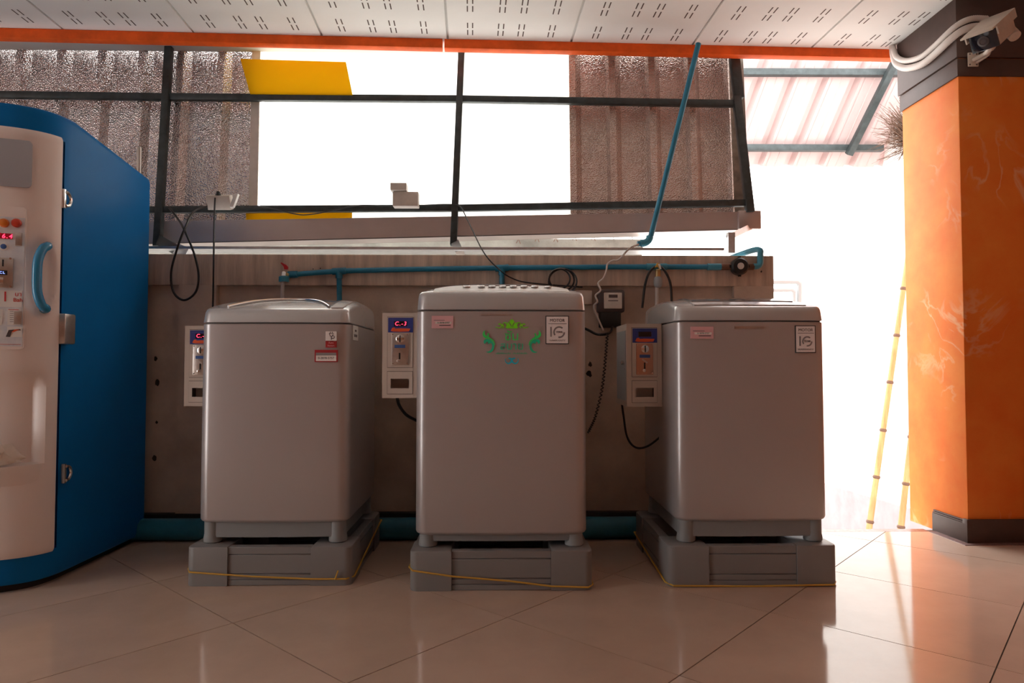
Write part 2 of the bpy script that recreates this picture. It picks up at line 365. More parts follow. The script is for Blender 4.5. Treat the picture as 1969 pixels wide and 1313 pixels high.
b = nb(); prism(b, [(pa.x, -1.05), (pb_.x - .03, -1.05), (pb_.x - .03, 1.35), (pb_.x, pb_.z), (pa.x, pb_.z)], (0, 4.3, 0), (1, 0, 0), (0, 0, 1), (0, 0.15, 0))
finish(b, 'wall_neighbour', MT['concrete'], kind='structure')
def skirt(px, py):      # pixel on the sloping skirt roof plane
    d = ray(px, py); n = V(0, 1.4375, 1); p0 = V(0, 5.18, 3.02); return CAM + d * ((p0 - CAM).dot(n) / d.dot(n))
rf = thing('metal_roof', 'pink corrugated metal skirt roof on steel purlins above the bright alley', 'roof', skirt(1600, 320))
pu = V(1, 0, 0); rl = skirt(1400, 320); rr = skirt(1745, 320); rt = skirt(1560, 40)
sd = V(-0.10, 0, 0); down = (skirt(1600, 320) - skirt(1600, 60)); down = V(0, down.y, down.z); L = down.length; dn = down.normalized()
dn = (dn + V(-0.17, 0, 0)).normalized(); nn = V(1, 0, 0).cross(dn).normalized()
if nn.y > 0: nn = -nn
top = skirt(1430, 30); Ls = L * 1.30
edge0 = rl.x - 0.2; wid = 0.255; nr = int((rr.x - edge0) / wid) + 3
for k in range(nr):
    x = edge0 + k * wid; o0 = V(x, rl.y, rl.z)       # a point on the eave
    prof = [(0, 0), (0.070, 0), (0.076, 0.004), (0.082, 0), (0.145, 0), (0.165, -0.05), (0.205, -0.05), (0.230, 0), (wid + 0.004, 0)]
    b = nb(); A = []
    for off in (0, 0.004):
        A.append([[b.verts.new(o0 + V(u, 0, 0) + nn * (w - off) - dn * t) for u, w in prof] for t in (0, Ls)])
    for m in range(len(prof) - 1):
        b.faces.new((A[0][0][m], A[0][0][m + 1], A[0][1][m + 1], A[0][1][m])); b.faces.new((A[1][0][m], A[1][1][m], A[1][1][m + 1], A[1][0][m + 1]))
        b.faces.new((A[0][0][m], A[1][0][m], A[1][0][m + 1], A[0][0][m + 1]))
    finish(b, 'roof_sheet', MT['roof_pink'], rf, smooth=0)
for yy in (137, 281):
    p, q = skirt(1380, yy), skirt(1735 if yy < 200 else 1692, yy + 1); finish(bar(nb(), p + nn * 0.045, q + nn * 0.045, 0.05, 0.05, bev=0.003), 'purlin', MT['steel_dark'], rf)
p, q = skirt(1726, 80), skirt(1622, 290); finish(bar(nb(), p + nn * 0.10, q + nn * 0.10, 0.05, 0.05, up=nn, bev=0.003), 'rafter', MT['steel_dark'], rf)
# ------------------------------------------------------------------ steel frame, sheets, gutter
def FY(py): return 3.62 - 0.10 * (py - 85) / 315
def fr(px, py): return at(px, py, FY(py))
sf = thing('steel_frame', 'dark painted steel frame of posts and rails holding the corrugated sheets', 'frame', fr(880, 470))
finish(bar(nb(), fr(327, 62), fr(303, 474), 0.036, 0.036, bev=0.002), 'post', MT['steel_dark'], sf)
finish(bar(nb(), fr(889, 62), fr(872, 472), 0.034, 0.036, bev=0.002), 'post', MT['steel_dark'], sf)
finish(bar(nb(), fr(1408, 72), fr(1420, 190), 0.05, 0.036, bev=0.002), 'post', MT['steel_dark'], sf)
finish(bar(nb(), fr(1416, 186), fr(1442, 408), 0.042, 0.036, bev=0.002), 'post', MT['steel_dark'], sf)
def rail(pts, w):
    for a, c in zip(pts, pts[1:]): finish(bar(nb(), fr(*a) + V(0, 0.006, 0), fr(*c) + V(0, 0.006, 0), w, 0.032, bev=0.002), 'rail', MT['steel_dark'], sf)
rail([(-700, 172), (322, 186), (884, 190), (1414, 199)], 0.034)
rail([(-700, 420), (316, 403), (874, 400), (1436, 390)], 0.034)
# brackets below the frame
finish(bar(nb(), fr(306, 462), at(352, 487, 3.36), 0.05, 0.03), 'bracket', MT['steel_dark'], sf)
finish(bar(nb(), at(342, 479, 3.37), at(362, 490, 3.34), 0.055, 0.03), 'bracket', MT['steel_zinc'], sf)
b = nb(); bar(b, at(876, 468, 3.50), at(885, 487, 3.37), 0.04, 0.03); finish(b, 'bracket', MT['steel_zinc'], sf)
finish(bar(nb(), at(1405, 448, 3.42), at(1405, 487, 3.42), 0.034, 0.034), 'bracket', MT['steel_zinc'], sf)
finish(bar(nb(), at(1402, 456, 3.42), at(1452, 432, 3.58), 0.03, 0.03), 'bracket', MT['steel_zinc'], sf)
def sheet(name, label, pxa, pxb, phase, m, group=None, ya=22, yb=437, dep=0.032):
    ra, rb = 3.705, 3.605
    t = at((pxa + pxb) / 2, ya, ra); bt = at((pxa + pxb) / 2, yb, rb)
    xa, xb = at(pxa, 240, 3.61).x, at(pxb, 240, 3.61).x; per = 0.2165; xr = at(phase, 240, 3.61).x
    xs = [(xa, 0), (xb, 0)]; k0 = int((xa - xr) / per) - 1
    for k in range(k0, k0 + 40):
        r0 = xr + k * per
        for du, w in ((-0.060, 0), (-0.046, -dep), (-0.012, -dep), (0.020, 0)):
            if xa < r0 + du < xb: xs.append((r0 + du, w))
    xs.sort(); b = nb(); G = []
    for off in (0, 0.003):
        G.append([[b.verts.new((x, ra * (1 - s) + rb * s + w + off, t.z * (1 - s) + bt.z * s)) for x, w in xs] for s in (0, 1)])
    n = len(xs)
    for i in range(n - 1):
        b.faces.new((G[0][0][i], G[0][0][i + 1], G[0][1][i + 1], G[0][1][i])); b.faces.new((G[1][0][i], G[1][1][i], G[1][1][i + 1], G[1][0][i + 1]))
        for s in (0, 1): b.faces.new((G[0][s][i], G[1][s][i], G[1][s][i + 1], G[0][s][i + 1]))
    for i in (0, n - 1): b.faces.new((G[0][0][i], G[0][1][i], G[1][1][i], G[1][0][i]))
    return finish(b, name, MT[m], smooth=0, label=label, cat='metal sheet' if 'foil' in m else 'plastic sheet', group=group)
sheet('corrugated_sheet', 'silver foil-backed corrugated sheet behind the blue machine, continuing past its left side', -560, -8, 34, 'foil')
sheet('corrugated_sheet', 'silver foil-backed corrugated sheet rising behind the blue vending machine, left of the steel post', -8, 318, 34, 'foil')
sheet('corrugated_sheet', 'silver foil-backed corrugated sheet between the steel post and the bright window opening', 318, 495, 349, 'foil')
sheet('corrugated_sheet', 'brownish foil-backed corrugated sheet behind the slanting blue pipe', 1094, 1411, 1112, 'foil_brown')
sheet('translucent_sheet', 'white glowing translucent sheet in the opening behind the orange plastic pieces', 502, 802, 520, 'clear_sheet', dep=0.012)
sheet('translucent_sheet', 'white glowing translucent sheet between the steel post and the brownish corrugated sheet', 802, 1095, 830, 'clear_sheet', dep=0.012)
b = nb(); bar(b, at(494, 66, 3.668), at(487, 400, 3.570), 0.045, 0.010); finish(b, 'flashing_strip', MT['offwhite'], label='pale vertical flashing strip at the edge of the bright translucent opening', cat='flashing')
b = nb(); bar(b, at(1409, 62, 3.73), at(1423, 408, 3.625), 0.10, 0.01); finish(b, 'cement_strip', MT['dirty'], label='narrow stained grey cement board strip beside the brownish corrugated sheet', cat='board')
# orange plastic pieces
def quad(name, pts, Ys, m, label):
    P = [at(x, y, Y) for (x, y), Y in zip(pts, Ys)]; b = nb(); A = [b.verts.new(p) for p in P]; B = [b.verts.new(p + V(0, 0.003, 0)) for p in P]
    b.faces.new(A); b.faces.new(B[::-1])
    for i in range(4): b.faces.new((A[i], B[i], B[(i + 1) % 4], A[(i + 1) % 4]))
    finish(b, name, MT[m], smooth=0, label=label, cat='plastic sheet')
quad('orange_plastic_sheet', [(462, 113), (665, 119), (678, 183), (481, 181)], (3.56, 3.56, 3.575, 3.575), 'orange_sheet', 'orange translucent plastic sheet leaning on the middle steel rail')
quad('orange_plastic_strip', [(472, 404), (677, 402), (677, 421), (474, 427)], (3.548, 3.548, 3.548, 3.548), 'orange_sheet', 'narrow orange plastic strip below the lower steel rail above the gutter')
# gutter
g = thing('rain_gutter', 'brownish metal box gutter running under the corrugated sheets', 'gutter', at(870, 460, 3.6))
ga_, gb_ = at(-500, 438, 3.535), at(1424, 407, 3.535); gc, gd = at(-500, 488, 3.535), at(1424, 442, 3.535)
def gut(a, c, d, e, y0, y1):
    b = nb(); A = [b.verts.new(p) for p in (a, c, d, e)]; B = [b.verts.new(p + V(0, y1 - y0, 0)) for p in (a, c, d, e)]
    b.faces.new(A); b.faces.new(B[::-1])
    for i in range(4): b.faces.new((A[i], B[i], B[(i + 1) % 4], A[(i + 1) % 4]))
    return b
finish(gut(ga_, gb_, gd, gc, 0, 0.004), 'front_face', MT['gutter'], g, smooth=0)
finish(gut(gc, gd, gd + V(0, 0, 0.004), gc + V(0, 0, 0.004), 0, 0.13), 'underside', MT['gutter'], g, smooth=0)
finish(gut(ga_ + V(0, .126, 0), gb_ + V(0, .126, 0), gd + V(0, .126, 0), gc + V(0, .126, 0), 0, 0.004), 'rear_face', MT['gutter'], g, smooth=0)
e0, e1_ = at(1420, 405, 3.52), at(1463, 440, 3.52); finish(box(nb(), e0.x, e1_.x, 3.515, 3.66, e1_.z, e0.z, 0.002), 'end_cap', MT['gutter'], g)
# zinc tube lying along the wall top
xe = at(1392, 484, 3.32).x
b = nb(); box(b, XL + 0.05, xe, 3.315, 3.455, zt + 0.040, zt + 0.046); box(b, XL + 0.05, xe, 3.315, 3.319, zt + 0.040, zt + 0.052)
finish(b, 'zinc_strip', MT['steel_zinc'], label='long pale galvanised strip running just above the low wall', cat='metal strip', smooth=0)
# ------------------------------------------------------------------ washing machines on plastic stands
def outline(x0, x1, y0, y1, r, bow=0.012, ins=0.0, k=6, nf=9):
    x0 += ins; x1 -= ins; y0 += ins; y1 -= ins; r = max(r - ins, 0.004); xm = (x0 + x1) / 2; hw = (x1 - x0) / 2; out = []
    def bw(x): return bow * (1 - ((x - xm) / hw) ** 2)
    for i in range(k + 1):
        t = math.radians(180 + 90 * i / k); out.append((x0 + r + r * math.cos(t), y0 + r + r * math.sin(t)))
    for i in range(1, nf): out.append((x0 + r + (2 * hw - 2 * r) * i / nf, y0))
    for i in range(k + 1):
        t = math.radians(270 + 90 * i / k); out.append((x1 - r + r * math.cos(t), y0 + r + r * math.sin(t)))
    for i in range(1, nf): out.append((x1, y0 + r + (y1 - y0 - 2 * r) * i / nf))
    for cx, a in ((x1 - r, 0), (x0 + r, 90)):
        for i in range(k + 1):
            t = math.radians(a + 90 * i / k); out.append((cx + r * math.cos(t), y1 - r + r * math.sin(t)))
        if a == 0:
            for i in range(1, nf): out.append((x1 - r - (2 * hw - 2 * r) * i / nf, y1))
    for i in range(1, nf): out.append((x0, y1 - r - (y1 - y0 - 2 * r) * i / nf))
    return [(x, y - (bw(x) if y < (y0 + y1) / 2 else 0)) for x, y in out]
def washer(label, X0, X1, Y0, D, zb, zseam, ztop, A, cc, vr, stand_top):
    Y1 = Y0 + D; xm = (X0 + X1) / 2; R = 0.042
    t = thing('washing_machine', label, 'washing machine', (xm, (Y0 + Y1) / 2, stand_top), 'coin washing machines on grey stands')
    def hgt(x, y):
        u = (x - xm) / ((X1 - X0) / 2); v = max(0, min(1, (y - Y0) / D)); s = min(1, v / vr)
        return A * math.sin(math.pi / 2 * s) * (1 - cc * min(1, abs(u)) ** 4) - 0.2 * A * max(0, (v - vr) / (1 - vr)) ** 2
    def loop(ins, z): return [V(x, y, z) for x, y in outline(X0, X1, Y0, Y1, R, ins=ins)]
    b = nb(); loft(b, [loop(0.014, zb - 0.006), loop(0.004, zb), loop(0, zb + 0.008), loop(0.0, 0.5), loop(0.002, zseam - 0.004), loop(0.006, zseam - 0.0015)])
    body = finish(b, 'cabinet', MT['silver'], t, smooth=50)
    b = nb(); loft(b, [loop(0.008, zseam - 0.004), loop(0.008, zseam + 0.004)]); finish(b, 'seam', MT['seam'], t)
    def tl(ins, dz, shrink=None):
        L = []
        base = outline(X0, X1, Y0, Y1, R, ins=ins)
        for x, y in base:
            if shrink: x = xm + (x - xm) * shrink; y = (Y0 + Y1) / 2 + (y - (Y0 + Y1) / 2) * shrink
            L.append(V(x, y, ztop + hgt(x, y) + dz))
        return L
    b = nb(); loft(b, [loop(0.005, zseam + 0.0015), loop(0.001, zseam + 0.004), tl(0.006, -0.016), tl(0.010, -0.006), tl(0.017, 0)] + [tl(0.017, 0, s) for s in (0.92, 0.84, 0.76, 0.66, 0.54, 0.40, 0.25, 0.1)])
    finish(b, 'top_cover', MT['silver_top'], t, smooth=50)
    b = nb(); loft(b, [[V(x, y, z) for x, y in outline(X0 + .022, X1 - .022, Y0 + .018, Y1 - .02, 0.03, bow=0.008)] for z in (stand_top + 0.022, zb)]); finish(b, 'plinth', MT['plinth'], t)
    for fx in (X0 + 0.045, X1 - 0.045):
        for fy in (Y0 + 0.040, Y1 - 0.045):
            b = nb(); lathe(b, [(0.030, 0), (0.034, 0.004), (0.034, 0.015), (0.031, 0.03), (0.031, zb - stand_top)], (fx, fy, stand_top)); finish(b, 'foot', MT['plinth'], t)
    t_hgt = lambda x, y, dz=0: V(x, y, ztop + hgt(x, y) + dz)
    def patch(name, m, x0, x1, y0, y1, dz, par=t, front=None):
        b = nb(); nx, ny = 18, 10; G = []
        for k in (dz, -0.004):
            rows = []
            for j in range(ny + 1):
                row = []
                for i in range(nx + 1):
                    x = x0 + (x1 - x0) * i / nx; yf = y0 + (front(2 * i / nx - 1) if front else 0); y = yf + (y1 - yf) * j / ny; row.append(b.verts.new(t_hgt(x, y, k)))
                rows.append(row)
            G.append(rows)
        for j in range(ny):
            for i in range(nx):
                for q in G: b.faces.new((q[j][i], q[j][i + 1], q[j + 1][i + 1], q[j + 1][i]))
        ring = lambda q: [q[0][i] for i in range(nx)] + [q[j][nx] for j in range(ny)] + [q[ny][i] for i in range(nx, 0, -1)] + [q[j][0] for j in range(ny, 0, -1)]
        a, c = ring(G[0]), ring(G[1])
        for i in range(len(a)): b.faces.new((a[i], c[i], c[(i + 1) % len(a)], a[(i + 1) % len(a)]))
        return finish(b, name, MT[m], par, smooth=35)
    t_front = lambda x: Y0 - 0.012 * (1 - ((x - xm) / ((X1 - X0) / 2)) ** 2)
    return t, body, t_hgt, patch, t_front
def stand(label, X0, X1, Y0, D, H):
    Y1 = Y0 + D; t = thing('machine_stand', label, 'stand', ((X0 + X1) / 2, (Y0 + Y1) / 2, 0), 'grey plastic machine stands'); cw = 0.148
    for sx, x in ((1, X0), (-1, X1)):
        for sy, y in ((1, Y0), (-1, Y1)):
            poly = []
            for px, py in rrect(0, cw, 0, cw, 0.004, 2): poly.append((px, py))
            r = 0.028; poly = [(r - r * math.cos(a), r - r * math.sin(a)) for a in [math.radians(90 * i / 6) for i in range(7)]][::1]
            poly = poly + [(cw, 0), (cw, cw), (0, cw)]
            b = nb(); loops = []
            for z, ins in ((0.0, 0.001), (0.004, 0), (H - 0.006, 0), (H - 0.002, 0.002), (H, 0.006)):
                loops.append([V(x + sx * (cw / 2 + (a - cw / 2) * (1 - ins / cw * 2)), y + sy * (cw / 2 + (c - cw / 2) * (1 - ins / cw * 2)), z) for a, c in poly])
            finish(loft(b, loops), 'corner_block', MT['stand'], t, smooth=30)
    fr_ = ((0.0, 0.14), (0.16, 0.285), (0.305, 0.78), (0.80, 0.985))
    for y, s in ((Y0, 1), (Y1, -1)):
        b = nb()
        for i, (a, c) in enumerate(fr_): box(b, X0 + cw, X1 - cw, min(y + s * .006, y + s * .04), max(y + s * .006, y + s * .04), max(H * a, 0.001), H * c, 0.0015, 1)
        box(b, X0 + cw, X1 - cw, min(y + s * .011, y + s * .035), max(y + s * .011, y + s * .035), 0.002, H * 0.95); finish(b, 'side_rail', MT['stand'], t)
    for x, s in ((X0, 1), (X1, -1)):
        b = nb()
        for a, c in fr_: box(b, min(x + s * .006, x + s * .04), max(x + s * .006, x + s * .04), Y0 + cw, Y1 - cw, max(H * a, 0.001), H * c, 0.0015, 1)
        box(b, min(x + s * .011, x + s * .035), max(x + s * .011, x + s * .035), Y0 + cw, Y1 - cw, 0.002, H * 0.95); finish(b, 'side_rail', MT['stand'], t)
    return t
ST1 = (at(357, 1100, 2.506).x, at(676, 1100, 2.506).x, 2.506, 0.60, 0.1405)
ST2 = (at(787, 1100, 2.437).x, at(1140, 1100, 2.437).x, 2.437, 0.63, 0.1405)
ST3 = (at(1285, 1100, 2.465).x, at(1612, 1100, 2.465).x, 2.465, 0.60, 0.147)
stand('grey plastic stand under the machine with the red plug sticker', *ST1)
stand('grey plastic stand under the machine with the green floral logo', *ST2)
stand('grey plastic stand under the machine standing next to the alley opening', *ST3)
def zz(y, Y): return at(960, y, Y).z
W1 = washer('silver top-loading washing machine with a red plug sticker', at(381, 800, 2.545).x, at(671, 800, 2.545).x, 2.545, 0.56, zz(1000, 2.545), zz(622, 2.545), zz(597, 2.545), 0.062, 0.25, 0.55, 0.1405)
W2 = washer('large silver top-loading washing machine with the green floral logo', at(798, 800, 2.475).x, at(1129, 800, 2.475).x, 2.475, 0.59, zz(1026, 2.475), zz(597, 2.475), zz(563, 2.475), 0.046, 0.75, 0.30, 0.1405)
W3 = washer('silver top-loading washing machine standing next to the alley opening', at(1299, 800, 2.50).x, at(1592, 800, 2.50).x, 2.50, 0.565, zz(1001, 2.50), zz(617, 2.50), zz(590, 2.50), 0.052, 0.25, 0.5, 0.147)
# lids and controls
t, body, H1, patch, FY1 = W1
xm = ORG[t.name].x; y0 = 2.545
lid = patch('lid', 'silver_lid', xm - 0.19, xm + 0.19, y0 + 0.05, y0 + 0.47, 0.005, front=lambda u: 0.19 * (1 - u * u))
b = nb(); tube(b, [H1(xm + 0.19 * u, y0 + 0.045 + 0.19 * (1 - u * u), 0.004) for u in [k / 14 - 1 for k in range(29)]], 0.005, 8); finish(b, 'lid_rim', MT['chrome'], lid)
patch('control_panel', 'silver_top', xm + 0.20, xm + 0.245, y0 + 0.03, y0 + 0.40, 0.005)
t, body, H2, patch, FY2 = W2
xm = ORG[t.name].x; y0 = 2.475
cp = patch('control_panel', 'white', xm - 0.25, xm + 0.25, y0 + 0.022, y0 + 0.165, 0.0012)
p = at(955, 552, y0 + 0.10); b = nb()
patch('display_window', 'silver_lid', xm - 0.075, xm + 0.115, y0 + 0.100, y0 + 0.135, 0.005, par=cp)
for u in (-0.13, -0.075, -0.035, 0.005, 0.045, 0.085, 0.125, 0.175):
    q = H2(xm + u, y0 + 0.072, 0.003); bb = nb(); lathe(bb, [(0.014, 0), (0.014, 0.003), (0.010, 0.005)], q, (0, -0.25, 1), 14); finish(bb, 'button', MT['silver_top'], cp)
patch('lid', 'silver_lid', xm - 0.235, xm + 0.235, y0 + 0.17, y0 + 0.52, 0.006)
t, body, H3, patch, FY3 = W3
xm = ORG[t.name].x; y0 = 2.50
patch('lid', 'silver_lid', xm - 0.19, xm + 0.20, y0 + 0.10, y0 + 0.50, 0.007)
patch('control_panel', 'silver_top', xm - 0.20, xm + 0.22, y0 + 0.03, y0 + 0.09, 0.004)
# stickers
def rect_on(par, fy, name, m, xa, ya, xb, yb, Yn, dz=0.0012, lab=None):
    a, c = at(xa, ya, Yn), at(xb, yb, Yn); xm_ = (a.x + c.x) / 2; y = min(fy(a.x), fy(c.x), fy(xm_)) - dz
    b = box(nb(), a.x, c.x, y, max(fy(a.x), fy(c.x)) + 0.004, c.z, a.z); return finish(b, name, MT[m], par, smooth=0, label=lab)
def txt_on(par, fy, s, size, px, py, Yn, m, dz=0.0016, **k):
    a = at(px, py, Yn); return text('lettering', s, size, (a.x, fy(a.x) - dz, a.z), MT[m], par, **k)
t1, f1 = W1[0], W1[4]; Yn = 2.535; f1c = f1; f1 = lambda x: min(f1c(at(605, 690, 2.535).x), f1c(at(649, 690, 2.535).x))
s = rect_on(t1, f1, 'sticker', 'sticker_white', 626, 637, 647, 656, Yn, lab='small sticker with a plug drawing over a red field'); rect_on(t1, f1, 'sticker', 'sticker_red', 626, 655, 647, 668, Yn)
b = nb(); yy = f1(at(637, 645, Yn).x) - 0.002
c = lambda x, y: (lambda p: V(p.x, yy, p.z))(at(x, y, Yn))
tube(b, [c(633, 641), c(635, 646), c(637, 647), c(639, 646), c(641, 641), c(633, 641)], 0.0012, 6); tube(b, [c(637, 647), c(637, 653)], 0.0015, 6); tube(b, [c(635, 638), c(635, 641)], 0.0012, 6); tube(b, [c(639, 638), c(639, 641)], 0.0012, 6)
tube(b, [c(638, 651), c(642, 650), c(643, 647), c(640, 645)], 0.001, 6, 4); finish(b, 'plug_drawing', MT['text_dark'], s)
txt_on(t1, f1, 'Auto', 0.0095, 636.5, 659, Yn, 'sticker_pink', 0.0022); txt_on(t1, f1, 'Restart', 0.0085, 636.5, 664.5, Yn, 'sticker_pink', 0.0022)
rect_on(t1, f1, 'sticker', 'sticker_red', 605, 672.5, 649, 696, Yn, 0.0012, 'sticker with a phone number'); rect_on(t1, f1, 'sticker', 'sticker_white', 607.5, 683.5, 646.5, 694, Yn, 0.002); rect_on(t1, f1, 'sticker', 'text_grey', 607.5, 678, 646.5, 683.5, Yn, 0.002)
txt_on(t1, f1, '0-2878-5757', 0.0115, 627, 688.5, Yn, 'text_dark', 0.0026)
XS = max(v.co.x for v in W1[1].data.vertices) + ORG[t1.name].x
a, c_ = atx(678.5, 625, XS), atx(688, 655, XS); yA, yC = min(a.y, c_.y), max(a.y, c_.y)
lb = finish(box(nb(), XS - 0.001, XS + 0.0012, yA, yC, c_.z, a.z), 'barcode_label', MT['white'], t1, smooth=0)
b = nb(); m_ = (yA + yC) / 2; d_ = (yC - yA); hh = a.z - c_.z
for k in range(7): box(b, XS, XS + 0.0018, yA + d_ * (0.2 + k * 0.09), yA + d_ * (0.24 + k * 0.09), c_.z + hh * 0.22, c_.z + hh * 0.40)
box(b, XS, XS + 0.0018, yA + d_ * 0.35, yA + d_ * 0.65, c_.z + hh * 0.58, c_.z + hh * 0.72); finish(b, 'print', MT['text_dark'], lb, smooth=0)
def flat(f, x0, x1, y0, Yn):
    k = min(f(at(x, y0, Yn).x) for x in (x0, x1, (x0 + x1) / 2)); return lambda x: k
def pinkst(t, f, x0, y0, x1, y1, Yn):
    f = flat(f, x0, x1, y0, Yn)
    rect_on(t, f, 'sticker', 'sticker_pink', x0, y0, x1, y1, Yn, lab='faded pink phone sticker'); w, h = x1 - x0, y1 - y0
    rect_on(t, f, 'sticker', 'sticker_white', x0 + .17 * w, y0 + .47 * h, x1 - .08 * w, y0 + .66 * h, Yn, 0.002)
    txt_on(t, f, '0-2878-5757', 0.0085, (x0 + x1) / 2 + .05 * w, y0 + .565 * h, Yn, 'text_dark', 0.0026)
    rect_on(t, f, 'print', 'text_grey', x0 + .1 * w, y0 + .33 * h, x0 + .6 * w, y0 + .38 * h, Yn, 0.002); rect_on(t, f, 'print', 'text_dark', x0 + .35 * w, y0 + .73 * h, x1 - .12 * w, y0 + .80 * h, Yn, 0.002)
def motor(t, f, x0, y0, x1, y1, Yn):
    f = flat(f, x0, x1, y0, Yn)
    w, h = x1 - x0, y1 - y0
    st_ = rect_on(t, f, 'motor_sticker', 'seam', x0, y0, x1, y1, Yn, lab='silver sticker with dark border about the motor'); rect_on(t, f, 'motor_sticker', 'sticker_silver', x0 + 1.6, y0 + 1.6, x1 - 1.6, y1 - 1.6, Yn, 0.002)
    k = dict(dz=0.0026); X = lambda u: x0 + u * w; Z = lambda v: y0 + v * h
    txt_on(t, f, 'MOTOR', 0.0150, X(.5), Z(.17), Yn, 'text_dark', **k); rect_on(t, f, 'print', 'text_dark', X(.12), Z(.272), X(.9), Z(.288), Yn, 0.0024)
    txt_on(t, f, '1', 0.052, X(.23), Z(.59), Yn, 'text_grey', **k); txt_on(t, f, 'YEAR', 0.0105, X(.58), Z(.58), Yn, 'text_dark', **k)
    txt_on(t, f, 'WARRANTY', 0.0085, X(.5), Z(.875), Yn, 'text_grey', sx=1.25, **k)
    c = at(X(.58), Z(.58), Yn); ro = 0.0205 * (w / 43); b = nb()
    for a0, a1 in ((50, 215), (262, 358)):
        o_, i_ = [], []
        for q in range(17):
            an = math.radians(a0 + (a1 - a0) * q / 16); o_.append((ro * math.cos(an), ro * math.sin(an))); i_.append((ro * .74 * math.cos(an), ro * .74 * math.sin(an)))
        prism(b, o_ + i_[::-1], (c.x, f(c.x) - 0.0028, c.z), (1, 0, 0), (0, 0, 1), (0, 0.001, 0))
    finish(b, 'print', MT['text_grey'], t, smooth=0)
t2, f2 = W2[0], W2[4]; Yn = 2.465
pinkst(t2, f2, 830, 607, 871.5, 631, Yn); motor(t2, f2, 1049, 607, 1094, 661.5, Yn)
t3, f3 = W3[0], W3[4]; Y3 = 2.49
pinkst(t3, f3, 1328, 628, 1372, 651, Y3); motor(t3, f3, 1529, 625.5, 1569, 678.5, Y3)
rect_on(t2, f2, 'tape_mark', 'brushed', 924, 604, 985, 607, Yn, 0.0008); rect_on(t3, f3, 'tape_mark', 'brushed', 1412, 627, 1470, 632, Y3, 0.0008)
# green floral logo (outlines given in zoom pixels, 11.93 per photo pixel, centred on x = 885)
def lz(x, y): p = at(910 + x / 11.933, 600 + y / 11.933, Yn); return p
def lshape(b, pts, sm=4, mirror=True, dz=0.0016, only=None):
    P = [V(x, y, 0) for x, y in pts]; P = smoothline(P + [P[0]], sm)[:-1] if sm else P
    for s in ((only,) if only else (1, -1) if mirror else (1,)):
        poly = []
        for q in P: w = lz(885 + s * (q.x - 885), q.y); poly.append((w.x, w.z))
        y = f2(sum(p_[0] for p_ in poly) / len(poly)) - dz
        prism(b, poly, (0, y, 0), (1, 0, 0), (0, 0, 1), (0, 0.001, 0))
def lstroke(b, pts, w, sm=5, mirror=True, only=None):
    P = smoothline([V(x, y, 0) for x, y in pts], sm); n = len(P); L, Rr = [], []
    for i, p in enumerate(P):
        d = (P[min(i + 1, n - 1)] - P[max(i - 1, 0)]).normalized(); q = V(-d.y, d.x, 0); t_ = i / (n - 1); ww = w[0] * (1 - t_) + w[1] * t_; L.append((p + q * ww)[:2]); Rr.append((p - q * ww)[:2])
    lshape(b, L + Rr[::-1], 0, mirror, only=only)
b = nb(); lshape(b, [(885, 155), (845, 195), (825, 225), (850, 262), (870, 300), (872, 335), (835, 372), (935, 372), (898, 335), (900, 300), (920, 262), (945, 225), (925, 195)], 3, False)
lshape(b, [(810, 225), (785, 260), (795, 285), (770, 262), (735, 265), (755, 290), (765, 320), (735, 345), (780, 375), (830, 370), (860, 335), (850, 300), (825, 262)], 3)
lstroke(b, [(780, 250), (730, 240), (690, 255), (675, 290), (700, 320), (690, 355), (655, 365)], (10, 9)); lstroke(b, [(690, 320), (650, 300), (620, 270), (575, 285)], (14, 12)); lstroke(b, [(650, 310), (630, 345), (585, 365), (545, 350), (505, 352)], (10, 8))
finish(b, 'logo_crown', MT['lime'], t2, smooth=0)
for sd_ in (1, -1):
    b = nb(); lshape(b, [(278, 415), (238, 445), (215, 500), (225, 550), (262, 590), (310, 605), (355, 590), (375, 580), (350, 545), (370, 492), (330, 495), (315, 550), (270, 510), (265, 455)], 3, only=sd_); finish(b, 'logo_leaf', MT['green'], t2, smooth=0)
    b = nb(); lstroke(b, [(320, 585), (400, 620), (465, 680), (495, 760)], (26, 10), only=sd_); finish(b, 'logo_leaf', MT['green'], t2, smooth=0)
    b = nb(); lshape(b, [(345, 622), (290, 618), (245, 650), (240, 700), (265, 730), (290, 705), (310, 680), (335, 690), (345, 725), (375, 720), (390, 705), (430, 740), (430, 810), (400, 870), (350, 905), (295, 905), (330, 930), (390, 930), (440, 895), (475, 830), (478, 760), (450, 695), (400, 645)], 3, only=sd_); finish(b, 'logo_leaf', MT['teal'], t2, smooth=0)
b = nb(); lstroke(b, [(885, 1100), (865, 1145), (810, 1180), (755, 1150), (735, 1090), (755, 1060)], (22, 4)); lstroke(b, [(890, 1110), (870, 1075), (830, 1060), (815, 1075)], (16, 18)); finish(b, 'logo_scroll', MT['cyan'], t2, smooth=0)
def ztext(s, size, x, y, m):
    p = lz(x, y); return text('lettering', s, size, (p.x, f2(p.x) - 0.0018, p.z), MT[m], t2)
ztext('ซัน', 0.046, 885, 560, 'green'); ztext('สบาย', 0.040, 885, 785, 'teal')
b = nb()
for k in range(34):
    x = 520 + k * 21.5; h_ = random.choice((22, 26, 34, 44)); 
    if k in (16, 17): continue
    lshape(b, [(x, 962), (x + 11, 962), (x + 11, 962 - h_), (x, 962 - h_ * 0.7)], 0, False)
finish(b, 'logo_small_print', MT['teal'], t2, smooth=0)
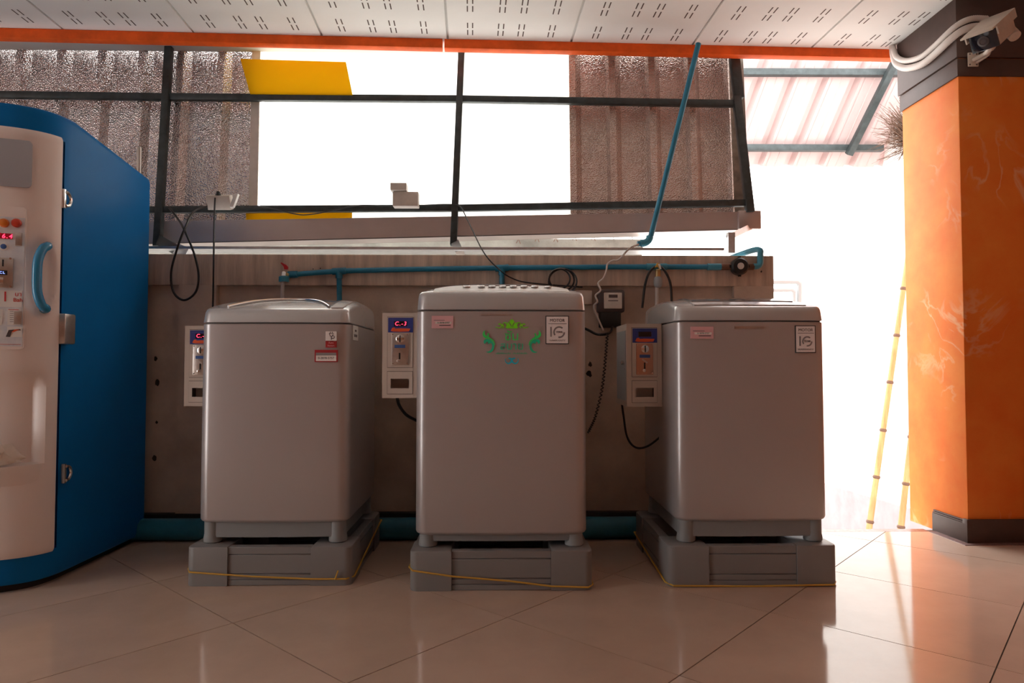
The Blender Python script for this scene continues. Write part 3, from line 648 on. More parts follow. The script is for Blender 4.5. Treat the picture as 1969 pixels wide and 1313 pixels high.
# yellow twine tied around the stands
def twine(label, st, front, lift):
    X0, X1, Y0, D, H = st; e = 0.004; Y1 = Y0 + D
    P = [at(x, y, Y0 - e) for x, y in front]
    pts = [V(X0 - e, Y1, 0.05), V(X0 - e, Y0 + 0.03, P[0].z + 0.003)] + [V(p.x, Y0 - e, max(p.z, 0.004)) for p in P] + [V(X1 + e, Y0 + 0.03, max(P[-1].z, 0.006)), V(X1 + e, Y1, lift), V(X1 - 0.02, Y1 + e, lift), V(X0 + 0.02, Y1 + e, 0.05)]
    b = nb(); tube(b, pts, 0.0032, 6, closed=True); return finish(b, 'yellow_twine', MT['yellow'], label=label, cat='twine')
tw = twine('yellow twine with a knotted end around the stand of the plug-sticker machine', ST1, [(364, 1100), (480, 1108), (600, 1113), (665, 1113)], 0.10)
b = nb(); tube(b, [at(644, 1114, 2.499), at(650, 1097, 2.497)], 0.003, 6); finish(b, 'loose_end', MT['yellow'], tw)
twine('yellow twine slanting across the stand of the green-logo machine', ST2, [(793, 1097), (870, 1108), (980, 1117), (1060, 1127), (1132, 1129)], 0.02)
twine('yellow twine low around the stand beside the alley opening', ST3, [(1295, 1126), (1450, 1127), (1605, 1124)], 0.012)
# ------------------------------------------------------------------ coin boxes
def coinbox(label, x0, x1, yf, yb, z0, z1, led, side_lock, copper=False):
    w, h = x1 - x0, z1 - z0; t = thing('coin_box', label, 'coin box', ((x0 + x1) / 2, (yf + yb) / 2, z0), 'coin boxes on the washing machines')
    X = lambda u: x0 + u * w; Z = lambda v: z1 - v * h
    def rc(name, m, u0, v0, u1, v1, y0, y1, par=t, bev=0.0): return finish(box(nb(), X(u0), X(u1), y0, y1, Z(v1), Z(v0), bev), name, MT[m], par, smooth=30)
    def holed(b, u0, v0, u1, v1, y0, y1):        # plate with the coin return opening left free
        for a0, b0, a1, b1 in ((u0, v0, u1, .775), (u0, .885, u1, v1), (u0, .775, .245, .885), (.76, .775, u1, .885)): box(b, X(a0), X(a1), y0, y1, Z(b1), Z(b0))
        return b
    b = holed(nb(), 0, 0, 1, 1, yf, yf + .003); box(b, x0, x1, yb - .003, yb, z0, z1); box(b, x0, x0 + .003, yf + .003, yb - .003, z0, z1); box(b, x1 - .003, x1, yf + .003, yb - .003, z0, z1)
    box(b, x0 + .003, x1 - .003, yf + .003, yb - .003, z0, z0 + .003); box(b, x0 + .003, x1 - .003, yf + .003, yb - .003, z1 - .003, z1); finish(b, 'housing', MT['cream_box'], t, smooth=30)
    rc('door_gap', 'cream_dark', .14, .045, .865, .645, yf - .0006, yf + .002); ud = rc('upper_door', 'cream_box', .15, .05, .855, .64, yf - .003, yf + .002)
    ld = finish(holed(nb(), .15, .69, .855, .95, yf - .003, yf + .002), 'lower_door', MT['cream_box'], t, smooth=30)
    for q_ in ((.14, .685, .15, .955), (.855, .685, .865, .955), (.15, .685, .855, .69), (.15, .95, .855, .955)): rc('door_gap', 'cream_dark', *q_, yf - .0006, yf + .002)
    rc('return_tray', 'cream_box', .2, .76, .8, .90, yf + .045, yf + .048, ld)
    rc('display_label', 'label_blue', .165, .057, .865, .23, yf - .0042, yf, ud)
    b = nb(); box(b, X(.21), X(.82), yf - .0048, yf - .004, Z(.083), Z(.079)); finish(b, 'display_line', MT['tag_blue'], ud, smooth=0)
    b = nb(); prism(b, [(0, .2), (.08, .9), (.2, 1), (.22, .72), (.5, .8), (1, .72), (.93, .1), (.5, .0), (.12, .05)], (X(.24), yf - .0048, Z(.222)), (w * .55, 0, 0), (0, 0, h * .052), (0, .001, 0)); finish(b, 'display_emblem', MT['logo_red'], ud, smooth=0)
    rc('display_glass', 'lens', .33, .098, .70, .158, yf - .0048, yf, ud)
    if led: text('digits', led, 0.0205, (X(.515), yf - .0056, Z(.128)), MT['led'], ud, shear=0.15)
    pm = 'copper' if copper else 'brushed'
    pl = rc('coin_acceptor', pm, .265, .237, .745, .615, yf - .008, yf - .002, ud, 0.0025)
    b = nb(); lathe(b, [(0.0155, 0), (0.0155, 0.003), (0.012, 0.005)], (X(.51), yf - .0075, Z(.305)), (0, -1, 0), 20); finish(b, 'coin_dial', MT['chrome'], pl)
    rc('coin_slot', 'black', .493, .265, .527, .345, yf - .0135, yf - .008, pl); rc('blue_tag', 'tag_blue', .355, .375, .655, .412, yf - .0092, yf - .007, pl)  # slot is no opening: a black plate paints the shade inside it
    b = nb(); bar(b, (X(.43), yf - .010, Z(.43)), (X(.57), yf - .012, Z(.475)), .006, .004); finish(b, 'return_lever', MT['brushed'], pl)
    rc('key_slot', 'black', .475, .47, .52, .545, yf - .0092, yf - .007, pl)  # keyhole shade painted as a black plate, nothing is cut out
    b = nb(); lathe(b, [(0.006, 0), (0.006, 0.010), (0.004, 0.011)], (X(.47), yf - .008, Z(.565)), (0, -1, 0), 14); finish(b, 'return_button', MT['chrome'], pl)
    for u, v in ((.30, .255), (.71, .255), (.31, .595), (.71, .595)):
        b = nb(); lathe(b, [(0.0025, 0), (0.002, 0.0015)], (X(u), yf - .008, Z(v)), (0, -1, 0), 8); finish(b, 'rivet', MT['chrome'], pl)
    if side_lock:
        rc('side_door', 'grey_plastic', -.012, .08, .02, .93, yf + .02, yb - .015)
        b = nb(); lathe(b, [(0.008, 0), (0.008, 0.008), (0.006, 0.010)], (x0 - 0.001, yf + .06, Z(.47)), (-1, 0, 0), 14); finish(b, 'side_lock', MT['chrome'], t)
    return t
mat('copper', (0.62, 0.34, 0.24), 0.32, 0.85)
xw1 = at(381, 800, 2.545).x; xw2 = at(798, 800, 2.475).x; xw3 = at(1299, 800, 2.50).x
coinbox('cream coin box showing C.-1 on the machine with the red plug sticker', xw1 - 0.133, xw1 - 0.001, 2.72, 2.95, zz(780, 2.72), zz(627, 2.72), 'C.-1', False)
coinbox('cream coin box showing C.-3 on the machine with the green floral logo', at(735, 680, 2.56).x, xw2 - 0.001, 2.56, 2.80, zz(765, 2.56), zz(602, 2.56), 'C.-3', False)
coinbox('cream coin box with unlit display and reddish coin plate beside the electricity meter', at(1205, 700, 2.70).x, xw3 - 0.001, 2.70, 2.93, zz(782, 2.70), zz(622, 2.70), None, True, True)
# ------------------------------------------------------------------ blue water vending machine
half = [(-1.62, 3.17), (-1.62, 2.62), (-1.625, 2.56), (-1.645, 2.50), (-1.69, 2.452), (-1.77, 2.412), (-1.88, 2.382), (-2.0, 2.366), (-2.12, 2.362)]
cx = -2.12
right = smoothline([V(x, y, 0) for x, y in half[1:]], 5)
curve = right + [V(2 * cx - p.x, p.y, 0) for p in right[-2::-1]]            # front curve from right to left
plan = [V(-1.62, 3.17, 0)] + curve + [V(2 * cx + 1.62, 3.17, 0)]
def ptop(y):
    pr = [(2.3, 1.726), (2.68, 1.728), (2.82, 1.713), (2.975, 1.685), (3.10, 1.668), (3.20, 1.655)]
    for (a, za), (c, zc) in zip(pr, pr[1:]):
        if a <= y <= c: return za + (zc - za) * (y - a) / (c - a)
    return 1.72
vm = thing('water_vending_machine', 'blue and white drinking water vending machine with rounded door', 'vending machine', (cx, 2.78, 0))
cen = V(cx, 2.78, 0)
def vl(s, dz=None, zc=None, rec=0.0): return [V(cen.x + (p.x - cen.x) * s, cen.y + (p.y - cen.y) * s + (rec if 6 < i < len(plan) - 7 else 0), zc if zc is not None else ptop(cen.y + (p.y - cen.y) * s) + dz) for i, p in enumerate(plan)]
b = nb(); loft(b, [vl(0.985, zc=0.028), vl(1.0, zc=0.045), vl(1.0, zc=0.128), vl(1.0, zc=0.130, rec=0.085), vl(1.0, zc=1.628, rec=0.085), vl(1.0, zc=1.630), vl(1.0, -0.022), vl(0.994, -0.007), vl(0.98, 0.0)] + [vl(s, 0.0) for s in (0.9, 0.75, 0.55, 0.3, 0.1)])
finish(b, 'cabinet', MT['vend_blue'], vm, smooth=45)
b = nb(); loft(b, [vl(0.93, zc=0.0), vl(0.93, zc=0.03)]); finish(b, 'plinth', MT['black_base'], vm)
# front curve by arc length
def arclen(P):
    s = [0]
    for a, c in zip(P, P[1:]): s.append(s[-1] + (c - a).length)
    return s
AS = arclen(curve)
def cpos(s):
    for i in range(len(AS) - 1):
        if s <= AS[i + 1] or i == len(AS) - 2:
            t_ = (s - AS[i]) / (AS[i + 1] - AS[i]); d = (curve[i + 1] - curve[i]).normalized(); return curve[i].lerp(curve[i + 1], t_), d, V(d.y, -d.x, 0) * (1 if V(d.y, -d.x, 0).y < 0 or abs(d.x) < .2 else -1)
def cframe(s):
    p, d, _ = cpos(s); a, c = cpos(max(0, s - .01))[0], cpos(min(AS[-1], s + .01))[0]; d = (c - a).normalized(); n = V(-d.y, d.x, 0)
    if (p - cen).dot(n) < 0: n = -n
    return p, -d, n            # point, rightward tangent (towards the viewer's right), outward normal
TAB = [(k * 0.002, cframe(k * 0.002)) for k in range(int(AS[-1] / 2 / 0.002))]
MEMO = {}
def s_of_px(px, off=0.02):
    if (px, off) not in MEMO:
        MEMO[(px, off)] = min((abs(960 + (p.x + n.x * off) / (p.y + n.y * off) * 1313 - px), s) for s, (p, u, n) in TAB)[1]
    return MEMO[(px, off)]
DO = 0.02; s0 = s_of_px(119, 0.0); s1 = AS[-1] - s0; zd0, zd1 = 0.122, 1.638
def zpx(py, s, off=DO):
    p, _, n = cframe(s); q = p + n * off; return at(960, py, q.y).z
zl = zpx(893, s_of_px(40)); zh = zpx(712, s_of_px(40)); sL = s_of_px(101)
sh = s_of_px(84); za, zb_ = zpx(455, sh), zpx(612, sh)
def doff(s, z):
    e = min(s - s0, s1 - s); o = DO if e > 0.012 else DO * math.sqrt(max(0, 1 - (1 - e / 0.012) ** 2)) * 0.7 + DO * 0.3
    ez = min(z - zd0, zd1 - z)
    if ez < 0.010: o *= 0.6 + 0.4 * max(0, ez) / 0.010
    def ss(a, c, x): x = max(0, min(1, (x - a) / (c - a))); return x * x * (3 - 2 * x)
    o -= 0.042 * ss(sL, sL + 0.03, min(s, AS[-1] - s)) * ss(zl - .002, zl + .004, z) * (1 - ss(zh - 0.07, zh, z))                          # dispensing niche
    r_ = math.hypot((s - sh) / 0.048, (z - (za + zb_) / 2) / ((za - zb_) / 2)); o -= 0.014 * (1 - ss(0.75, 1.05, r_))   # finger recess behind the handle
    return o
ss_ = [s0 + (s1 - s0) * k / 120 for k in range(121)]; zsn = sorted(set([zd0 + (zd1 - zd0) * k / 110 for k in range(111)] + [zl - .001, zl + .001, zl + .004, zd0 + .004, zd1 - .004]))
b = nb(); G = []
for z in zsn:
    row = []
    for s in ss_:
        p, _, n = cframe(s); q = p + n * doff(s, z); row.append(b.verts.new((q.x, q.y, z)))
    G.append(row)
for j in range(len(G) - 1):
    for i in range(len(ss_) - 1): b.faces.new((G[j][i], G[j][i + 1], G[j + 1][i + 1], G[j + 1][i]))
ring = [G[0][i] for i in range(121)] + [G[j][120] for j in range(1, len(G))] + [G[-1][i] for i in range(119, -1, -1)] + [G[j][0] for j in range(len(G) - 2, 0, -1)]
inner = []
for v in ring:
    d = V(v.co.x, v.co.y, 0) - V(cen.x, cen.y - .1, 0); inner.append(b.verts.new((v.co.x - d.normalized().x * 0.03, v.co.y - d.normalized().y * 0.03, v.co.z)))
for i in range(len(ring)): b.faces.new((ring[i], inner[i], inner[(i + 1) % len(ring)], ring[(i + 1) % len(ring)]))
door = finish(b, 'door', MT['vend_white'], vm, smooth=40)
def vplate(name, m, xa, ya, xb, yb, off, th, par=door, bev=0.0, rad=0):
    sc = (s_of_px(xa) + s_of_px(xb)) / 2; p, u, n = cframe(sc); w = abs(s_of_px(xa) - s_of_px(xb)) / 2
    za, zc = zpx(ya, sc), zpx(yb, sc); c = p + n * (off); c.z = (za + zc) / 2; b = nb()
    if rad:
        h_ = (za - zc) / 2; prism(b, rrect(-w, w, -h_, h_, rad), c - n * th / 2, u, (0, 0, 1), n * th)
    else: obox(b, c, u * w, n * th / 2, V(0, 0, (za - zc) / 2), bev)
    return finish(b, name, MT[m], par, smooth=30)
def vpt(px, py, off):
    s = s_of_px(px); p, u, n = cframe(s); q = p + n * off; q.z = zpx(py, s); return q, u, n
vplate('upper_plate', 'vend_grey', -75, 271, 71, 361, DO + 0.002, 0.006, rad=0.014)
pc_s = (s_of_px(-20) + s_of_px(45)) / 2; PC, PU, PN = cframe(pc_s)
def ppt(px, py, off):
    d = ray(px, py); o = PC + PN * off; return CAM + d * ((o - CAM).dot(PN) / d.dot(PN))
def pplate(name, m, xa, ya, xb, yb, off, th, par=None, bev=0.0, rad=0):
    a, c = ppt(xa, ya, off), ppt(xb, yb, off); w = abs((c - a).dot(PU)) / 2; h_ = abs(a.z - c.z) / 2; m_ = (a + c) / 2; b = nb()
    if rad: prism(b, rrect(-w, w, -h_, h_, rad), m_ - PN * th / 2, PU, (0, 0, 1), PN * th)
    else: obox(b, m_, PU * w, PN * th / 2, V(0, 0, h_), bev)
    return finish(b, name, MT[m], par if par else door, smooth=30)
def PP(px, py, off): return ppt(px, py, off), PU, PN
cpn = pplate('control_panel', 'vend_white', -45, 392, 45, 672, DO - 0.003, 0.010, rad=0.012)
pplate('panel_face', 'vend_panel', -42, 413, 43, 666, DO + 0.001, 0.006, cpn)
for x, m in ((8, 'btn_orange'), (32, 'btn_red')):
    q, u, n = PP(x, 429, DO + 0.004); b = nb(); lathe(b, [(0.0155, 0), (0.0155, 0.006), (0.012, 0.014), (0.004, 0.017)], q, n, 20); finish(b, 'push_button', MT[m], cpn)
pplate('display_window', 'led_back', -14, 447, 24, 460, DO + 0.005, 0.003, cpn)
q, u, n = PP(9, 454, DO + 0.0072); text('digits', '16.4', 0.021, q, MT['led'], cpn, u, align='CENTER', shear=0.15)
q, u, n = PP(7, 474, DO + 0.004); b = nb(); lathe(b, [(0.014, 0), (0.014, 0.002)], q, n, 20); finish(b, 'round_socket', MT['white'], cpn)
b = nb(); lathe(b, [(0.009, 0), (0.009, 0.004), (0.007, 0.005)], q, n, 20); finish(b, 'round_socket_centre', MT['tag_blue'], cpn)
pplate('metal_tab', 'brushed', 30, 447, 42, 473, DO + 0.006, 0.004, cpn, 0.001)
ca = pplate('coin_acceptor', 'brushed', -22, 494, 25, 554, DO + 0.007, 0.008, cpn, 0.003)
pplate('coin_slot', 'black', 4.5, 499, 7, 512, DO + 0.0125, 0.004, ca); pplate('coin_screen', 'black', -10, 519, 14, 529, DO + 0.0125, 0.004, ca)  # coin slot is a black plate, its colour stands for shade in the opening
q, u, n = PP(4, 524, DO + 0.015); text('digits', 'CL', 0.012, q, MT['led_blue'], ca, u)
pplate('return_lever', 'chrome', 0, 533, 7, 545, DO + 0.014, 0.008, ca, 0.002)
for x, y in ((20, 497), (20, 551)):
    q, u, n = PP(x, y, DO + 0.010); b = nb(); lathe(b, [(0.0035, 0), (0.003, 0.002)], q, n, 10); finish(b, 'rivet', MT['chrome'], ca)
pplate('price_card', 'white', -42, 556, 42, 591, DO + 0.0045, 0.002, cpn)
q, u, n = PP(10, 571, DO + 0.0062); text('lettering', '1', 0.050, q, MT['text_red'], cpn, u)
q, u, n = PP(35, 566, DO + 0.0062); text('lettering', 'บา', 0.021, q, MT['text_red'], cpn, u); q, u, n = PP(34.5, 577, DO + 0.0062); text('lettering', 'Bah', 0.019, q, MT['text_red'], cpn, u)
for xa in (-20, 15):
    cd_ = pplate('notice_card', 'white', xa, 594, xa + 24, 625, DO + 0.0045, 0.002, cpn)
    for k in range(6): pplate('print_line', 'text_grey', xa + 4, 598 + k * 4, xa + 11, 599 + k * 4, DO + 0.0056, 0.001, cpn)
pplate('print_line', 'text_red', 16, 594.5, 36, 596, DO + 0.0056, 0.001, cpn)
pplate('metal_tab', 'brushed', 27, 598, 41, 623, DO + 0.007, 0.004, cpn, 0.001)
pplate('notice_card', 'white', 14, 628, 42, 648, DO + 0.0045, 0.002, cpn)
q, u, n = PP(26, 640, DO + 0.0058); b = nb(); prism(b, [(-.022, -.014), (-.014, .010), (.018, .014), (.022, .010), (-.004, .006), (-.010, -.014)], q, u, (0, 0, 1), n * .001); finish(b, 'emblem', MT['text_dark'], cpn, smooth=0)
b = nb(); prism(b, [(-.006, .002), (.004, .012), (.018, .012), (.002, .004)], q + n * .0008, u, (0, 0, 1), n * .001); finish(b, 'emblem', MT['logo_red'], cpn, smooth=0)
pplate('print_line', 'text_red', -40, 661, 40, 662.5, DO + 0.005, 0.001, cpn); pplate('print_line', 'text_grey', -40, 652, 40, 653, DO + 0.005, 0.001, cpn)
P = [vpt(96, 476, DO - .004)[0], vpt(92, 477, DO + .022)[0], vpt(82, 484, DO + .034)[0], vpt(75, 505, DO + .040)[0], vpt(74, 535, DO + .042)[0], vpt(76, 565, DO + .040)[0], vpt(83, 588, DO + .034)[0], vpt(92, 595, DO + .022)[0], vpt(95, 596, DO - .004)[0]]
b = nb(); tube(b, P, 0.0155, 12, 5); finish(b, 'door_handle', MT['handle_blue'], vm, smooth=60)
# lock box and hasps on the blue side
def side(px, py): return atx(px, py, -1.62)
b = nb(); obox(b, side(124, 633) + V(0.004, -0.012, 0), V(0.026, 0, 0), V(0, 0.032, 0), V(0, 0, 0.056), 0.006); finish(b, 'lock_box', MT['brushed'], vm)
for py, sc in ((384, 1.0), (909, 1.0)):
    q = side(124, py); b = nb(); pts = [V(q.x + 0.012, q.y - 0.012 + 0.03 * math.cos(a), q.z + 0.026 * math.sin(a)) for a in [math.radians(-90 + 180 * k / 12) for k in range(13)]]
    tube(b, pts, 0.0065, 8); obox(b, q + V(0.006, -0.016, 0), V(0.008, 0, 0), V(0, 0.006, 0), V(0, 0, 0.036), 0.002); finish(b, 'hasp', MT['chrome'], vm)
# serving shelf of the niche and the white cloth on it
b = nb(); loops = []
for dz, of in ((-0.075, 0.0), (-0.04, 0.018), (-0.008, 0.035), (0.0, 0.035), (0.0, -0.03)):
    L_ = []
    for k in range(41):
        s = sL + 0.004 + (AS[-1] - 2 * sL - .008) * k / 40; p, u, n = cframe(s); e = min(1, min(k, 40 - k) / 5); q = p + n * (DO - 0.002 + of * (math.sin(e * math.pi / 2) if of > 0 else 1)); L_.append(V(q.x, q.y, zl + dz))
    loops.append(L_)
for A_, B_ in zip(loops, loops[1:]):
    va = [b.verts.new(p) for p in A_]; vb = [b.verts.new(p) for p in B_]
    for k in range(40): b.faces.new((va[k], va[k + 1], vb[k + 1], vb[k]))
bmesh.ops.remove_doubles(b, verts=b.verts[:], dist=0.0005); finish(b, 'serving_shelf', MT['vend_white'], door, smooth=50)
q, u, n = vpt(8, 893, DO + 0.002); b = nb(); bmesh.ops.create_icosphere(b, subdivisions=4, radius=1)
for v in b.verts:
    c = v.co.copy(); a = math.atan2(c.y, c.x); f = 1 + .16 * math.sin(5 * a + 2 * c.z) + .12 * math.sin(9 * a + 4 * c.z + 1) + .10 * math.sin(13 * c.x + 7 * c.z)
    hz = (c.z * 0.5 + 0.5) * (0.095 + .014 * math.sin(7 * a) + 0.016 * math.sin(11 * c.x + 1)); lo = 0.075 if c.x > 0 else 0.09
    w_ = u * (c.x * lo * f) + n * (c.y * 0.028 * f); v.co = q + w_ + V(0, 0, hz * (1 - 0.5 * max(0, c.x)))
mn = min(v.co.z for v in b.verts)
for v in b.verts: v.co.z += zl + 0.001 - mn
finish(b, 'crumpled_cloth', MT['cloth'], smooth=60, label='crumpled white cloth lying on the vending machine shelf', cat='cloth')
b = nb(); p = at(268, 283, 3.35); q = at(267, 345, 3.35); tube(b, [p, V(p.x, 3.35, zt)], 0.011, 10); finish(b, 'metal_pipe', MT['brushed'], label='short upright metal pipe rising behind the blue vending machine', cat='pipe')
# ------------------------------------------------------------------ plumbing
PR = 0.0125; PYY = WY - 0.018
def pw_(x, y, d=0.0): return at(x, y, PYY - d)
wp = thing('water_pipe', 'blue plastic water supply pipe with tees running along the wall', 'pipe', pw_(960, 515))
b = nb(); tube(b, [pw_(560, 528), pw_(652, 521), pw_(780, 518), pw_(965, 515), pw_(1200, 513), pw_(1385, 513)], PR, 12); finish(b, 'main_run', MT['pvc'], wp)
for x, y0_, y1_ in ((652, 521, 600), (965, 515, 590)):
    b = nb(); tube(b, [pw_(x, y0_), pw_(x + 1, y1_)], PR * 0.98, 12); finish(b, 'drop_pipe', MT['pvc'], wp)
    b = nb(); tube(b, [pw_(x - 13, y0_ + 1), pw_(x + 13, y0_ - .5)], PR * 1.3, 12); tube(b, [pw_(x, y0_), pw_(x, y0_ + 14)], PR * 1.3, 12); finish(b, 'tee', MT['pvc'], wp)
for xa, xb_, y in ((554, 572, 528), (1243, 1282, 513), (1360, 1386, 513)):
    b = nb(); tube(b, [pw_(xa, y), pw_(xb_, y - .8 if xa < 600 else y)], PR * 1.3, 12); finish(b, 'socket', MT['pvc_light' if xa > 600 else 'pvc'], wp)
b = nb(); tube(b, [pw_(1448, 512), pw_(1456, 512), pw_(1461, 508), pw_(1462, 500), pw_(1462, 488), pw_(1462, 482), pw_(1459, 478) + V(0, .03, 0), pw_(1452, 478) + V(0, .09, 0), pw_(1436, 482) + V(0, .22, 0)], PR * 1.15, 12, 3); finish(b, 'riser', MT['pvc_light'], wp)
wm = thing('water_meter', 'round black water meter on the blue pipe', 'meter', pw_(1420, 535))
c = pw_(1420, 513, 0.0); b = nb(); lathe(b, [(0.038, -.012), (0.041, -0.006), (0.041, 0.022), (0.034, 0.030), (0.017, 0.032), (0.016, .028)], c, (0, -1, 0), 28); finish(b, 'body', MT['black'], wm)
b = nb(); lathe(b, [(0.0155, .026), (0.0155, 0.033)], c, (0, -1, 0), 20); finish(b, 'dial', MT['offwhite'], wm)
b = nb()
for k in range(4): a = math.pi / 2 * k; bar(b, c + V(0.036 * math.cos(a), -.012, .036 * math.sin(a)), c + V(0.048 * math.cos(a), -.012, .048 * math.sin(a)), .012, .012)
finish(b, 'lug', MT['black'], wm)
for xa, xb_ in ((1386, 1406), (1434, 1449)):
    b = nb(); tube(b, [pw_(xa, 513), pw_(xb_, 513)], 0.0155, 8); finish(b, 'coupling', MT['rust'], wm)
# taps
t = thing('tap', 'tap with a red lever above the machine with the red plug sticker', 'tap', pw_(547, 540))
b = nb(); lathe(b, [(0.014, -.03), (0.020, -.026), (0.021, -.01), (0.015, -.004), (0.013, .018), (0.009, .024)], pw_(546, 532, .012), (0, 0, 1), 18); finish(b, 'valve_body', MT['chrome'], t)
b = nb(); lathe(b, [(0.022, -.018), (0.024, -.012), (0.024, .006), (0.02, .010)], pw_(546, 535, .012), (0, 0, 1), 10); finish(b, 'hose_nut', MT['pvc_light'], t)
b = nb(); prism(b, [(-.022, .026), (-.016, .028), (.006, .016), (.012, .008), (.011, -.004), (-.004, -.004), (-.006, .008)], pw_(548, 516, .018), (1, 0, 0), (0, 0, 1), (0, .012, 0)); finish(b, 'lever', MT['red'], t)
b = nb(); tube(b, [pw_(550, 528, .012), pw_(562, 528)], .010, 10); finish(b, 'inlet', MT['brass'], t)
b = nb(); tube(b, [pw_(544, 540, .012), pw_(543, 560, .012), pw_(542, 600, .012)], 0.0085, 10); finish(b, 'supply_hose', MT['hose'], t)
t = thing('tap', 'tap with a yellow and white lever and grey filter near the water meter', 'tap', pw_(1265, 548))
b = nb(); lathe(b, [(0.009, -.03), (0.013, -.02), (0.013, .012), (0.009, .016)], pw_(1265, 524, .014), (0, 0, 1), 16); finish(b, 'valve_body', MT['brass'], t)
b = nb(); prism(b, [(-.013, -.004), (-.002, .016), (.010, .012), (.016, -.012), (.008, -.012), (.002, -.002)], pw_(1265, 512, .052), (1, 0, 0), (0, 0, 1), (0, .010, 0)); finish(b, 'lever', MT['yellow'], t)
b = nb(); prism(b, [(0, .012), (.011, .010), (.017, -.012), (.009, -.012)], pw_(1265, 512, .055), (1, 0, 0), (0, 0, 1), (0, .003, 0)); finish(b, 'lever_tag', MT['white'], t)
b = nb(); lathe(b, [(0.010, -.03), (0.017, -.024), (0.020, -.010), (0.020, .010), (0.015, .020), (0.011, .024)], pw_(1265, 541, .014), (0, 0, 1), 12); finish(b, 'filter', MT['grey_plastic'], t)
b = nb(); tube(b, [pw_(1263, 552, .014), pw_(1263, 575, .012), pw_(1262, 600, .012)], 0.009, 10); finish(b, 'supply_hose', MT['hose'], t)
b = nb(); tube(b, [at(1343, 84, 3.36), at(1300, 258, 3.34), at(1256, 436, 3.32), at(1252, 452, 3.32), at(1247, 462, 3.32), at(1240, 467, 3.32), at(1226, 469, 3.32)], 0.0135, 12); dp = finish(b, 'drain_pipe', MT['pvc'], label='slanting blue plastic pipe from the ceiling down to the gutter', cat='pipe')
b = nb(); tube(b, [at(1250, 455, 3.32), at(1247, 462, 3.32), at(1241, 466.5, 3.32), at(1232, 468, 3.32)], 0.018, 12, 3); finish(b, 'elbow', MT['pvc_light'], dp)
b = nb(); tube(b, [V(-3.0, 3.155, 0.050), V(1.25, 3.155, 0.050)], 0.049, 20); finish(b, 'floor_pipe', MT['pvc_drain'], label='thick blue drain pipe lying on the floor along the wall', cat='pipe')
# ------------------------------------------------------------------ electrical things and cables
t = thing('electricity_meter', 'dark electricity meter with a pale face on the wall', 'meter', at(1178, 607, WY + .03))
a, c = at(1151, 556, WY - .05), at(1203, 600, WY - .05); finish(box(nb(), a.x, c.x, WY - .035, WY + .033, c.z, a.z, .010), 'glass_cover', MT['text_dark'], t)
a2, c2 = at(1162, 562, WY - .05), at(1197, 593, WY - .05); finish(box(nb(), a2.x, c2.x, WY - .042, WY - .03, c2.z, a2.z, .003), 'face_plate', MT['offwhite'], t)
m1, m2 = at(1171, 566, WY - .05), at(1188, 572, WY - .05); finish(box(nb(), m1.x, m2.x, WY - .044, WY - .04, m2.z, m1.z), 'counter', MT['text_dark'], t, smooth=0)
m1, m2 = at(1170, 577, WY - .05), at(1189, 578.5, WY - .05); finish(box(nb(), m1.x, m2.x, WY - .0435, WY - .04, m2.z, m1.z), 'print_line', MT['text_dark'], t, smooth=0)
a, c = at(1153, 598, WY - .05), at(1201, 629, WY - .05); finish(box(nb(), a.x + .006, c.x - .012, WY - .03, WY + .033, c.z, a.z, .006), 'terminal_cover', MT['black'], t)
b = nb(); a, c = at(1106, 558, WY), at(1139, 585, WY); box(b, a.x, c.x, WY, WY + .035, c.z, a.z, .004); jb = finish(b, 'junction_box', MT['cream_box'], label='cream junction box on the wall beside the electricity meter', cat='junction box')
def cable(name, label, pts, r, m='black', sm=6, cat='cable', n=8):
    b = nb(); tube(b, pts, r, n, sm); return finish(b, name, MT[m], label=label, cat=cat, smooth=60)
q = lambda x, y, Y=3.19: at(x, y, Y)
cable('power_cable', 'black cable hanging in a long loop from the outlet box', [q(326, 400, 3.46), q(345, 425, 3.30), q(358, 450), q(374, 490), q(382, 530), q(376, 562), q(354, 577), q(334, 562), q(329, 525), q(340, 480), q(355, 440), q(372, 408, 3.32), q(400, 396, 3.48)], 0.0052)
cable('power_cable', 'thin black cable hanging straight down from the plug to the machine', [q(419, 376, 3.47), q(414, 378, 3.46), q(412, 420, 3.35), q(411, 490), q(410, 560), q(409, 600)], 0.0042)
cable('sagging_cable', 'thin dark cable sagging along the lower rail in front of the orange strip', [q(470, 398, 3.48), q(520, 400, 3.49), q(560, 410, 3.49), q(590, 413, 3.49), q(640, 405, 3.49), q(690, 395, 3.49), q(752, 396, 3.49)], 0.0028)
cable('thin_cable', 'thin black cable running from the middle post down to the water pipe', [q(806, 395, 3.49), q(860, 393, 3.49), q(884, 397, 3.48), q(900, 425, 3.40), q(930, 485, 3.22), q(960, 518, 3.17), q(985, 535, 3.19), q(1020, 544, 3.19), q(1120, 552, 3.2)], 0.0032)
b = nb()
for k, (rx, ry, cxp, cyp) in enumerate(((24, 22, 1080, 538), (27, 24, 1082, 541), (20, 19, 1076, 536))):
    tube(b, [q(cxp + rx * math.cos(a), cyp + ry * math.sin(a), 3.185 - 0.006 * k) for a in [2 * math.pi * i / 28 for i in range(28)]], 0.0042, 6, closed=True)
finish(b, 'cable_coil', MT['black'], label='coil of black cable hanging on the blue water pipe', cat='cable', smooth=60)
cable('meter_wire', 'kinked beige wire running from the slanting pipe down past the meter', [q(1228, 470, 3.22), q(1210, 478, 3.2), q(1190, 499, 3.2), q(1178, 501, 3.2), q(1168, 508, 3.2), q(1166, 520, 3.19), q(1160, 535), q(1150, 545), q(1155, 558, 3.17), q(1145, 568, 3.17), q(1149, 580, 3.17), q(1142, 592, 3.2), q(1160, 635, 3.2)], 0.0045, 'hose', 4)
